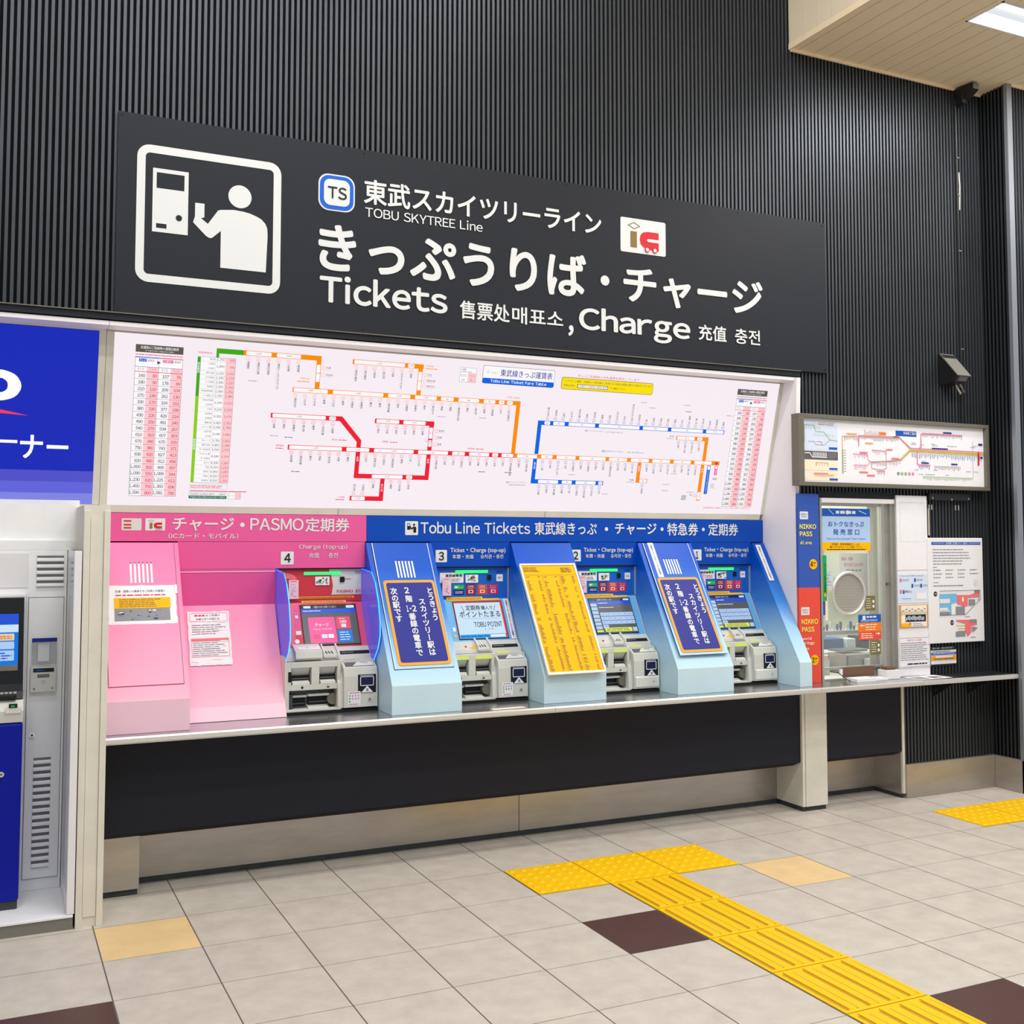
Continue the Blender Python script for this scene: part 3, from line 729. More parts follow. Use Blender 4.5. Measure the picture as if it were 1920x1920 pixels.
c.rect(.480, .170, .506, .320, 'lit_blue'); c.vtext('春日部', (.487+.499)/2, .0135, .258, .30, 'lit_white', .006, 3, 1); hline(c, .480, .982, .183, 'blue')
for a, b, t in ((.529, .666, '610'), (.691, .761, '670'), (.787, .928, '670'), (.948, .976, '750')): wbox(c, a, b, .183, t)
stations(c, .538, .0525, .183, '八木崎 豊春 東岩槻 岩槻 七里 大和田 大宮公園 北大宮 大宮', 'navy')
c.text('東武アーバンパークライン', .317, .455, .168, .178, 'lit_navy', .006, 2, 1); note(c, .335, .162, .12)
c.build('blue_route_print', r)
# titles
c = FC()
c.rrect(-.048+.144-.002, .747, .561, .850, .012, 'lit_ink', 1); c.rrect(.096, .749, .559, .848, .011, 'lit_white', 2); c.rrect(.096, .749, .559, .779, .008, 'lit_blue', 3)
c.text('東武線きっぷ運賃表', .205, .545, .794, .834, 'lit_navy', .006, 4, 3); c.text('Tobu Line Ticket Fare Table', .145, .510, .756, .774, 'lit_white', .012, 4, 3)
c.text('TOBU', .14, .185, .806, .816, 'lit_grey', 0, 4, 2); c.line([(.115, .812), (.135, .812)], .002, 'lit_grey', 4); c.line([(.125, .80), (.127, .828)], .0015, 'lit_grey', 4)
c.text('きっぷご利用時の大人運賃を表示しています', .719, 1.150, .822, .838, 'lit_crimson', 0, 2, 1)
c.rrect(.610, .745, 1.256, .817, .014, 'lit_ink', 1); c.rrect(.6125, .7475, 1.2535, .8145, .012, 'lit_yellow', 2)
c.text('こどもきっぷ運賃・交通系ICで改札機をご利用になる場合は運賃が異なる場合がございます', .625, 1.245, .789, .804, 'lit_ink', .004, 3, 1)
c.rect(.720, .757, .933, .780, 'lit_ink', 3); c.rect(.724, .760, .929, .777, 'lit_white', 4); c.text('交通系ICご利用時の運賃比較表', .730, .924, .763, .774, 'lit_ink', 0, 5, 1)
c.text('詳細は左側の', .625, .708, .762, .776, 'lit_ink', 0, 3, 1); c.text('でご確認ください', .945, 1.060, .762, .776, 'lit_ink', 0, 3, 1)
c.rect(-.049, .746, .053, .828, 'lit_white', 1); c.rect(.002, .747, .052, .80, 'lit_pinkcell', 2); c.frame(-.049, .746, .053, .828, .0012, 'lit_ink', 3)
c.text('入場券', -.043, -.012, .810, .823, 'lit_ink', 0, 3, 1); c.bars(-.043, .045, .80, .808, 1, 'lit_grey', 3); c.text('おとな', -.043, -.008, .775, .790, 'lit_ink', 0, 3, 1); c.text('こども', .008, .043, .775, .790, 'lit_crimson', 0, 3, 1)
c.text('160', -.036, -.014, .753, .765, 'lit_ink', 0, 3, 1); c.text('80', .018, .034, .753, .765, 'lit_crimson', .01, 3, 1)
c.text('駅設備使用料に鉄道駅バリアフリー料金（料金）が含まれます', 1.758, 2.132, .035, .046, 'lit_crimson', 0, 2, 1)
c.build('title_print', r)

# side wing at right of the recess
wing = MB().prism([(.335, .8), (.335, 1.9), (.305, 2.755), (.44, 2.755), (.80, 2.755), (.80, .8)], 2.250, 2.282, 'white_panel')
tag(wing.build('wing_panel', bevel=.0015), 'tall white side wall panel closing the right end of the machine recess', 'panel')

# ================================================================ BLUE LIT SIGN at left
r = empty('blue_lit_sign', (-2.7, .6, 1.85), 'glowing royal blue sign with white lettering above the cash machine', 'sign')
f = MB()
for a, b, v0, v1 in ((-3.6, -1.957, .875, .912), (-3.6, -1.957, -.04, .002), (-1.990, -1.957, 0, .875)):
    f.prism([fpt(v0, .003), fpt(v1, .003), fpt(v1, -.04), fpt(v0, -.04)], a, b, 'cream')
f.build('frame', r, bevel=.001)
MB().prism([(.335, 2.762), (.322, 2.758), (.322, 2.738), (.42, 2.735), (.43, 2.762)], -3.6, -1.957, 'white_panel').build('top_cap', r)
x = MB(); x.prism([fpt(0, 0), fpt(.876, 0), fpt(.876, -.02), fpt(0, -.02)], -3.6, -1.990, 'osign_blue'); x.build('lit_face', r)
c = FC()
for a, b, m in ((.115, .171, 'osign_l1'), (.058, .115, 'osign_l2'), (0, .058, 'osign_l3')): c.rect(-3.6, a, -1.990, b, m)
c.build('stripes', r)
c = FC()
c.text('o', -2.54, -2.335, .505, .655, 'osign_white', .05, 2, 6)
n = 12
top = [(-2.75+.45*i/n, .498-.06*(i/n)**1.6) for i in range(n+1)]; bot = [(-2.75+.45*i/n, .462-.024*(i/n)) for i in range(n+1)]
c.poly(top+bot[::-1], 'osign_red')
c.text('コー', -2.62, -2.345, .262, .345, 'osign_white', .02, 2, 4)
c.text('ナー', -2.333, -2.112, .228, .345, 'osign_white', .02, 2, 4)
c.build('lettering', r)

# ---------------------------------------------------------------- cash machine corner
S(MB().box(-3.8, -2.05, .62, .66, 0, 1.90, 'white_cool').box(-3.8, -2.05, .45, .66, 1.655, 1.70, 'white_cool').box(-3.8, -2.074, .475, .50, 1.69, 1.875, 'white_cool').build('wall_alcove'))
r = empty('alcove_plinth', (-2.9, .2, 0), 'low grey step with a scuffed white top under the cash machine', 'plinth')
MB().box(-3.8, -2.083, .035, .62, 0, .052, 'grey_metal').build('base', r)
MB().box(-3.8, -2.083, .030, .62, .052, .064, 'white_cool').build('top_sheet', r, bevel=.002)
r = empty('alcove_side_panel', (-2.095, .2, .064), 'narrow white side panel with a glossy clear cover beside the cash machine', 'panel')
MB().box(-2.110, -2.100, .05, .45, .066, 1.655, 'white_cool').build('board', r)
MB().box(-2.110, -2.078, .032, .05, .066, 1.655, 'white_panel').build('front_post', r, bevel=.002)
MB().box(-2.1118, -2.1105, .06, .43, .15, 1.62, 'clear_plastic').build('clear_cover', r)

r = empty('cash_machine', (-2.7, .3, .064), 'white bank cash machine with black console and blue lower front, cut by the left edge', 'cash machine')
b = MB().box(-3.4, -2.112, .45, .61, .064, 1.655, 'white_cool'); b.build('cabinet', r, bevel=.003)
MB().box(-3.4, -2.300, .20, .45, .10, .885, 'atm_blue').build('lower_front', r, bevel=.012)
MB().box(-3.4, -2.305, .21, .45, .066, .10, 'base_grey').build('foot', r)
MB().prism([(.20, .888), (.19, .94), (.22, .985), (.45, .985), (.45, .888)], -3.4, -2.300, 'machine_light').build('counter_edge', r, bevel=.003)
MB().box(-3.4, -2.288, .40, .452, .985, 1.455, 'white_panel').build('console_surround', r, bevel=.015)
q = MB().prism([(.40, 1.435), (.36, 1.435), (.27, 1.05), (.24, 1.02), (.22, .99), (.45, .985), (.45, 1.435)], -3.35, -2.302, 'atm_black').build('console', r, bevel=.012)
dv = Vector((0, .09, .385)).normalized()
c = Canvas((0, .27, 1.05), V=dv, lift=.002)
c.rect(-2.9, .085, -2.325, .32, 'scr_azure', 2); c.rect(-2.9, .27, -2.325, .32, 'scr_blue', 3); c.rect(-2.9, .235, -2.325, .27, 'scr_sky', 3)
c.rrect(-2.50, .197, -2.342, .228, .004, 'map_cream', 4); c.bars(-2.42, -2.35, .203, .222, 2, 'orange_frame', 5, .5, .05, 3)
c.rrect(-2.50, .158, -2.342, .192, .004, 'scr_key', 4); c.rrect(-2.50, .105, -2.342, .152, .004, 'scr_key', 4); c.bars(-2.49, -2.35, .11, .145, 3, 'scr_blue', 5)
c.rect(-2.9, .06, -2.325, .085, 'frame_grey', 2)
c.build('touch_screen', r)
MB().box(-2.9, -2.33, .205, .30, .985, 1.012, 'atm_black').build('card_tray', r, bevel=.006)
k = MB()
for i in range(7):
    for j in range(2): k.box(-2.45+i*.018, -2.437+i*.018, .235+j*.018, .248+j*.018, 1.012, 1.019, 'machine_light')
k.build('keypad', r)
k = MB().box(-2.375, -2.308, .185, .21, .93, .955, 'machine_light').box(-2.36, -2.325, .182, .20, .955, .972, 'atm_black').box(-2.352, -2.335, .180, .184, .958, .966, 'stick_green'); k.build('card_slot', r, bevel=.002)
MB().box(-2.44, -2.285, .452-.006, .455, 1.478, 1.64, 'white_panel').build('upper_panel', r, bevel=.001)
def grille(x0, x1, z0, z1, y, n, name, par, m='white_cool'):
    g = MB().box(x0, x1, y-.001, y+.0005, z0, z1, 'grille_back')
    p = (z1-z0)/n
    for i in range(n):
        z = z0+i*p; g.prism([(y-.001, z+p*.05), (y-.009, z+p*.15), (y-.009, z+p*.45), (y-.001, z+p*.62)], x0, x1, m)
    g.build(name, par)
grille(-2.248, -2.128, 1.478, 1.628, .449, 5, 'vent_grille', r)
d = MB().box(-2.279, -2.125, .443, .451, .121, 1.428, 'white_cool').build('side_door', r, bevel=.001)
g = MB()
for a in ((-2.281, -2.279, .119, 1.430), (-2.125, -2.123, .119, 1.430)): g.box(a[0], a[1], .4485, .4495, a[2], a[3], 'groove')
g.box(-2.281, -2.123, .4485, .4495, .118, .120, 'groove').box(-2.281, -2.123, .4485, .4495, 1.429, 1.431, 'groove'); g.build('door_gap', r)
grille(-2.242, -2.166, .168, .678, .4425, 16, 'vent_grille', d)
MB().cyl((-2.252, .444, .785), (-2.252, .436, .785), .011, 'chrome').cyl((-2.252, .437, .785), (-2.252, .434, .785), .006, 'machine_dark').build('lock', d)
# brochure pocket and emergency handset plate
r2 = MB().box(-2.262, -2.152, .420, .443, 1.113, 1.235, 'clear_plastic'); o = tag(r2.build('envelope_holder'), 'clear plastic envelope pocket with a navy strip on the white cash machine side', 'holder')
MB().box(-2.262, -2.152, .417, .4205, 1.222, 1.240, 'navy_print').build('navy_strip', o)
MB().box(-2.235, -2.185, .428, .436, 1.13, 1.222, 'paper').build('envelope', o)
r2 = empty('intercom_plate', (-2.208, .44, .985), 'small silver intercom plate with a black strip below the envelope pocket', 'intercom')
MB().box(-2.266, -2.152, .425, .443, .985, 1.105, 'machine_light').build('plate', r2, bevel=.003)
c = Canvas((0, .425, 0), lift=.0015)
c.rect(-2.254, 1.080, -2.162, 1.098, 'atm_black'); c.rect(-2.235, 1.055, -2.182, 1.070, 'frame_grey'); c.rframe(-2.216, 1.028, -2.200, 1.040, .002, .0012, 'grey_print')
c.disc(-2.248, 1.003, .004, 'frame_grey'); c.disc(-2.168, 1.003, .004, 'frame_grey'); c.bars(-2.24, -2.205, 1.085, 1.093, 1, 'blue_print', 2, .6, .05, 2); c.build('front_print', r2)
MB().box(-2.44, -2.302, .187, .2, .655, .675, 'chrome').build('latch', r) if False else MB().cyl((-2.384, .2, .664), (-2.384, .188, .664), .012, 'chrome').cyl((-2.384, .188, .664), (-2.384, .186, .664), .005, 'machine_dark').build('lock', r)

# ================================================================ HEADERS
YH = .65
r = empty('pink_header', (-1.25, YH, 1.55), 'deep pink header board with white lettering above the charge machine', 'sign')
MB().box(-1.952, -.534, YH, .79, 1.697, 1.842, 'pink_head').box(-1.5635, -.541, YH+.002, .79, 1.552, 1.696, 'pink_head').build('board', r)
c = Canvas((0, YH, 0), lift=.0012)
W = 'white_print'
c.rrect(-1.845, 1.752, -1.747, 1.814, .004, 'machine_light'); 
for z in (1.762, 1.778, 1.797): c.rect(-1.835, z, -1.797, z+.007, 'red_print', 2)
ic_mark(c, -1.728, 1.752, -1.629, 1.815)
c.build('card_marks', r)
def word(*a):
    q = Canvas((0, YH, 0), lift=.0012); q.text(*a); q.build('word', r)
c = Canvas((0, YH, 0), lift=.0012)
word('チャージ', -1.592, -1.273, 1.752, 1.822, W, .02, 1, 4); c.disc(-1.229, 1.785, .012, W)
word('PASMO', -1.187, -.895, 1.756, 1.822, W, .014, 1, 5); word('定期券', -.885, -.633, 1.750, 1.826, W, .016, 1, 4)
word('（ICカード・モバイル）', -1.612, -1.250, 1.710, 1.740, W, .01, 1, 3)
c.build('lettering', r)
c = Canvas((0, YH+.002, 0), lift=.0012)
c.rrect(-1.018, 1.572, -.947, 1.642, .005, W); c.text('4', -1.0, -.963, 1.583, 1.632, 'black_print', .02, 2, 5)
c.text('Charge (top-up)', -.918, -.645, 1.650, 1.682, W, .008, 1, 4); c.text('充值', -.862, -.805, 1.607, 1.635, W, .006, 1, 2); c.text('충전', -.752, -.698, 1.607, 1.635, W, .006, 1, 2)
c.build('number_print', r)

r = empty('blue_header', (.86, YH, 1.55), 'strong blue header board with white lettering above the ticket machines', 'sign')
MB().box(-.532, 2.249, YH, .79, 1.697, 1.842, 'blue_head').box(-.144, .365, YH+.002, .79, 1.552, 1.696, 'blue_head').box(.769, 1.252, YH+.002, .79, 1.552, 1.696, 'blue_head').box(1.658, 2.149, YH+.002, .79, 1.552, 1.696, 'blue_head').build('board', r)
c = Canvas((0, YH, 0), lift=.0012)
c.rrect(-.302, 1.734, -.223, 1.813, .006, W)
c.rect(-.290, 1.765, -.272, 1.800, 'black_print', 2); c.rect(-.287, 1.786, -.275, 1.796, W, 3)
c.disc(-.248, 1.793, .0065, 'black_print', 2); c.poly([(-.252, 1.748), (-.236, 1.748), (-.234, 1.775), (-.240, 1.782), (-.254, 1.783), (-.262, 1.774), (-.268, 1.780), (-.268, 1.788), (-.272, 1.788), (-.272, 1.772), (-.262, 1.765), (-.252, 1.772)], 'black_print', 2)
c.build('ticket_mark', r)
c = Canvas((0, YH, 0), lift=.0012)
word('Tobu Line Tickets', -.208, .498, 1.743, 1.812, W, .014, 1, 5)
word('東武線きっぷ', .528, .962, 1.738, 1.816, W, .014, 1, 4); c.disc(1.032, 1.776, .012, W)
word('チャージ', 1.094, 1.402, 1.742, 1.815, W, .02, 1, 4); c.disc(1.444, 1.778, .011, W)
word('特急券', 1.484, 1.722, 1.738, 1.818, W, .014, 1, 4); c.disc(1.764, 1.778, .011, W)
word('定期券', 1.803, 2.043, 1.738, 1.818, W, .014, 1, 4)
c.build('lettering', r)
for n, a in (('3', -.113), ('2', .778), ('1', 1.678)):
    c = Canvas((0, YH+.002, 0), lift=.0012)
    c.rrect(a, 1.578, a+.071, 1.649, .005, W); c.text(n, a+.019+(.007 if n == '1' else 0), a+.052-(.007 if n == '1' else 0), 1.589, 1.638, 'black_print', .02, 2, 5)
    c.text('Ticket・Charge (top-up)', a+.092, a+.448, 1.628, 1.661, W, .008, 1, 3)
    c.text('车票・充值', a+.105, a+.240, 1.598, 1.622, W, .006, 1, 2); c.text('승차권・충전', a+.285, a+.433, 1.598, 1.622, W, .006, 1, 2)
    c.build('number_print', r)

# ================================================================ SLOPING PARTITIONS
SP, SQ = (.64, 1.69), (.20, .95)
SLN = math.hypot(SP[0]-SQ[0], SP[1]-SQ[1])
SV = (0, (SP[0]-SQ[0])/SLN, (SP[1]-SQ[1])/SLN)
def SC_(q=.0, lift=.0012):  # canvas on the sloping front, v is negative downward from the top edge
    return Canvas((0, SP[0]-q*SV[2], SP[1]+q*SV[1]), V=SV, lift=lift)
def partition(x0, x1, grad, base, label, dy=0):
    r = empty('sloping_divider', ((x0+x1)/2, .45, .80), label, 'divider')
    pr = [SP, (SQ[0]+dy, SQ[1]), (SQ[0]+dy, .801), (.79, .801), (.79, 1.69)]
    b = MB(); b.prism(pr, x0, x1, grad, mats=[grad, base, base, grad, grad])
    b.build('body', r, bevel=.002)
    return r
def divider_door(r, x0, x1, v1, grad, edge, gap):
    c = SC_(); 
    c.rect(x0, v1, x1, -.004, gap, 1); c.build('door_gap', r)
    b = MB(); n = Vector((0, -SV[2], SV[1])); a = Vector((0, SP[0], SP[1])); vv = Vector(SV)
    P = lambda v, d: tuple((a+vv*v+n*d)[1:])
    b.prism([P(-.005, .004), P(v1+.003, .004), P(v1+.003, .0008), P(-.005, .0008)], x0+.003, x1-.003, grad); d = b.build('door', r)
    if edge:
        c = SC_(.0042); c.rect(x0+.003, v1+.003, x0+.007, -.005, edge); c.rect(x1-.007, v1+.003, x1-.003, -.005, edge); c.build('door_edge', r)
    return d
def slots(r, x0, x1, v0, v1, m, n=6):
    c = SC_(.0045)
    w = (x1-x0)/(n-.5)
    for i in range(n):
        a = x0+i*w; c.rrect(a, v1, a+w*.5, v0, w*.24, m, 1); c.rrect(a+w*.06, v0-.0035, a+w*.46, v0+.0015, w*.08, 'groove', 2)
    c.build('vent_slots', r)
pl = partition(-1.952, -1.565, 'pink_grad', 'pink_base', 'pink sloping divider with a taped white notice, at the left end of the machine row')
divider_door(pl, -1.935, -1.586, -.787, 'pink_grad', None, 'groove_pink'); slots(pl, -1.812, -1.702, -.122, -.238, 'paper')
def divider_sign(x0, x1, v0, v1, label, r0):
    r = empty('direction_board', ((x0+x1)/2, .40, 1.1), label, 'sign', 'direction boards on the blue dividers')
    del r['group']
    c = SC_(.0075); c.rrect(x0, v1, x1, v0, .022, 'orange_frame', 0); c.rrect(x0+.016, v1+.016, x1-.016, v0-.016, .012, 'navy_print', 1); c.build('face', r)
    b = MB(); n = Vector((0, -SV[2], SV[1])); a = Vector((0, SP[0], SP[1])); vv = Vector(SV)
    P = lambda v, d: tuple((a+vv*v+n*d)[1:])
    b.prism([P(v0-.004, .007), P(v1+.004, .007), P(v1+.004, .0045), P(v0-.004, .0045)], x0+.004, x1-.004, 'orange_frame'); b.build('backing', r)
    w = x1-x0; h = v0-v1
    X = lambda t: x0+w*t
    Y = lambda t: v0-h*t
    c = SC_(.0078)
    def col(t, a, y0, y1, sz=.041): c.vtext(t, X(a), sz, Y(y1), Y(y0), 'white_print', .03, 2, 3)
    col('次の駅です', .168, .095, .505)
    c.text('2', X(.375), X(.465), Y(.165), Y(.09), 'white_print', .03, 2, 3); col('階', .43, .185, .275)
    c.text('1', X(.345), X(.385), Y(.385), Y(.31), 'white_print', .03, 2, 3); c.disc(X(.425), Y(.348), .005, 'white_print', 2); c.text('2', X(.455), X(.535), Y(.385), Y(.31), 'white_print', .03, 2, 3); col('番線の電車で', .43, .40, .905)
    col('スカイツリー駅は', .67, .225, .905); col('とうきょう', .865, .095, .50)
    c.build('lettering', r)
    return r
p3 = partition(-.540, -.145, 'blue_grad', 'pale_base', 'blue sloping divider with vent slots, between the pink machine and the first blue one')
divider_door(p3, -.512, -.170, -.772, 'blue_grad', 'edge_light', 'groove'); slots(p3, -.392, -.286, -.118, -.228, 'edge_light')
divider_sign(-.486, -.182, -.244, -.752, 'navy board with orange frame and vertical white writing, nearer to the pink machine', p3)
pm = partition(.366, .768, 'blue_grad', 'pale_base', 'blue sloping divider carrying the yellow fare list, in the middle of the row', .03)
p1 = partition(1.253, 1.657, 'blue_grad', 'pale_base', 'blue sloping divider with a narrow white sticker beside its vent slots', .02)
divider_door(p1, 1.283, 1.632, -.776, 'blue_grad', 'edge_light', 'groove'); slots(p1, 1.396, 1.502, -.118, -.228, 'edge_light')
divider_sign(1.303, 1.606, -.252, -.757, 'navy board with orange frame and vertical white writing, on the divider left of machine 1', p1)
pe = partition(2.150, 2.246, 'blue_grad', 'pale_base', 'narrow blue sloping divider at the right end of the machine row')
def stick_strip(x0, x1, v0, v1, label, t='交通系ICカードをチャージするお客様へ'):
    c = SC_(.005); c.rect(x0, v1, x1, v0, 'paper', 0)
    o = c.build('sticker')
    tag(o, label, 'sticker')
    d = SC_(.0055); w = x1-x0; d.vtext(t, (x0+x1)/2, .013, v1+.01, v0-.012, 'black_print', .02, 1, 1); d.build('lettering', o)
stick_strip(1.321, 1.362, -.002, -.247, 'narrow white vertical sticker beside the vent slots of the blue divider')
stick_strip(2.165, 2.206, -.016, -.284, 'narrow white vertical sticker on the blue divider at the right end')
# yellow fare list
r = empty('yellow_fare_list', (.55, .4, 1.0), 'tall yellow list in a white frame on the middle blue divider', 'fare list')
b = MB(); n_ = Vector((0, -SV[2], SV[1])); a_ = Vector((0, SP[0], SP[1])); vv_ = Vector(SV)
PP = lambda v, d: tuple((a_+vv_*v+n_*d)[1:])
for q in ((-.150, -.160, .377, .748), (-.840, -.852, .374, .745)): b.prism([PP(q[0], .016), PP(q[1], .016), PP(q[1], .001), PP(q[0], .001)], q[2], q[3], 'white_panel')
for q in ((.374, .384), (.738, .748)): b.prism([PP(-.160, .016), PP(-.840, .016), PP(-.840, .001), PP(-.160, .001)], q[0], q[1], 'white_panel')
b.build('frame', r)
b = MB().prism([PP(-.160, .010), PP(-.840, .010), PP(-.840, .001), PP(-.160, .001)], .384, .738, 'yellow_print'); b.build('sheet', r)
c = SC_(.0105); c.bars(.392, .50, -.205, -.172, 4, 'black_print', 1, .3, .3, 3); c.bars(.64, .73, -.21, -.175, 3, 'black_print', 1, .35, .3, 2)
c.rect(.390, -.2255, .732, -.224, 'brown_print')
for x in (.505, .618): c.rect(x, -.835, x+.0012, -.226, 'brown_print')
for x0 in (.397, .512, .626):
    y = -.235
    while y > -.828:
        k = random.random()
        if k < .88:
            c.rect(x0, y-.0035, x0+.010+random.random()*.018, y, 'brown_print'); c.rect(x0+.075, y-.0035, x0+.075+.008+random.random()*.012, y, 'brown_print')
        y -= .0088 if k < .94 else .020
c.build('print', r)

# blank pink panel
r = empty('pink_blank_panel', (-1.29, .5, .80), 'plain pink sloping panel covering the unused bay left of machine 4', 'panel')
b = MB(); b.prism([(.652, 1.551), (.652, 1.361), (.415, .868), (.375, .802), (.79, .802), (.79, 1.551)], -1.5635, -1.047, 'pink_grad', mats=['pink_dark', 'pink_grad', 'pink_base', 'pink_base', 'pink_grad', 'pink_dark'])
b.build('body', r); MB().box(-1.5635, -1.047, .6495, .652, 1.534, 1.539, 'pink_base').build('seam', r)

# taped notices
def notice(x0, x1, v0, v1, canv, label, fn, name='notice', m='paper'):
    c = canv(.005) if canv is not None else None
    # slightly wavy taped outline
    pts = []; n = 14
    for i in range(n): pts.append((x0+(x1-x0)*i/n, v1+random.uniform(-.002, .002)))
    for i in range(n): pts.append((x1+random.uniform(-.0025, .002), v1+(v0-v1)*i/n))
    for i in range(n): pts.append((x1-(x1-x0)*i/n, v0+random.uniform(-.002, .002)))
    for i in range(n): pts.append((x0+random.uniform(-.002, .0025), v0-(v0-v1)*i/n))
    c.poly(pts, m, 0); o = c.build(name); tag(o, label, 'notice')
    d = canv(.0056); fn(d); d.build('print', o)
    return o
def f1(d):
    d.text('料金・経路のお乗換えをご利用のお客様へ', -1.885, -1.645, -.290, -.276, 'black_print', 0, 1, 1)
    d.bars(-1.885, -1.645, -.312, -.298, 1, 'red_print', 1, .4, .1, 8)
    d.rect(-1.893, -.378, -1.625, -.320, 'lit_yellow' if False else 'yellow_print'); d.bars(-1.87, -1.65, -.374, -.324, 5, 'brown_print', 2, .4, .3, 9)
    d.rect(-1.893, -.445, -1.63, -.380, 'grey_print')
    for i in range(26):
        x = random.uniform(-1.89, -1.655); v = random.uniform(-.442, -.39); d.rect(x, v, x+random.uniform(.004, .022), v+random.uniform(.002, .008), random.choice(('paper', 'map_grey', 'black_print', 'navy_print')), 2+i*.02)
    for x in (-1.935, -1.60): d.rect(x-.0, -.30, x+.012, -.25, 'tape', 2)
notice(-1.921, -1.597, -.250, -.464, SC_, 'white landscape notice with a yellow band taped to the pink divider', f1)
BP, BQ = (.652, 1.361), (.415, .868); BL = math.hypot(BP[0]-BQ[0], BP[1]-BQ[1]); BV = (0, (BP[0]-BQ[0])/BL, (BP[1]-BQ[1])/BL)
def SB_(q=0, lift=.0012): return Canvas((0, BP[0]-q*BV[2], BP[1]+q*BV[1]), V=BV, lift=lift)
def f2(d):
    d.rframe(-1.503, -.092, -1.308, -.044, .008, .002, 'line_pink'); d.bars(-1.478, -1.425, -.064, -.052, 1, 'red_print', 1, .7, .02, 3); d.text('をご利用の', -1.42, -1.345, -.064, -.052, 'black_print', 0, 1, 1); d.text('お客さまへお知らせ', -1.47, -1.35, -.084, -.071, 'black_print', 0, 1, 1)
    d.bars(-1.495, -1.32, -.165, -.105, 5, 'grey_print', 1, .3, .35, 5)
    d.rect(-1.502, -.196, -1.31, -.184, 'map_red'); d.rframe(-1.502, -.284, -1.31, -.197, .002, .002, 'map_red'); d.bars(-1.496, -1.32, -.28, -.202, 7, 'grey_print', 1, .28, .35, 4)
    for i in range(12):
        x = random.uniform(-1.51, -1.33); v = random.uniform(-.32, -.05); d.rect(x, v, x+random.uniform(.01, .05), v+.005, 'tape', 2)
notice(-1.514, -1.299, -.036, -.330, SB_, 'crinkled white notice with pink boxes taped to the blank pink panel', f2)

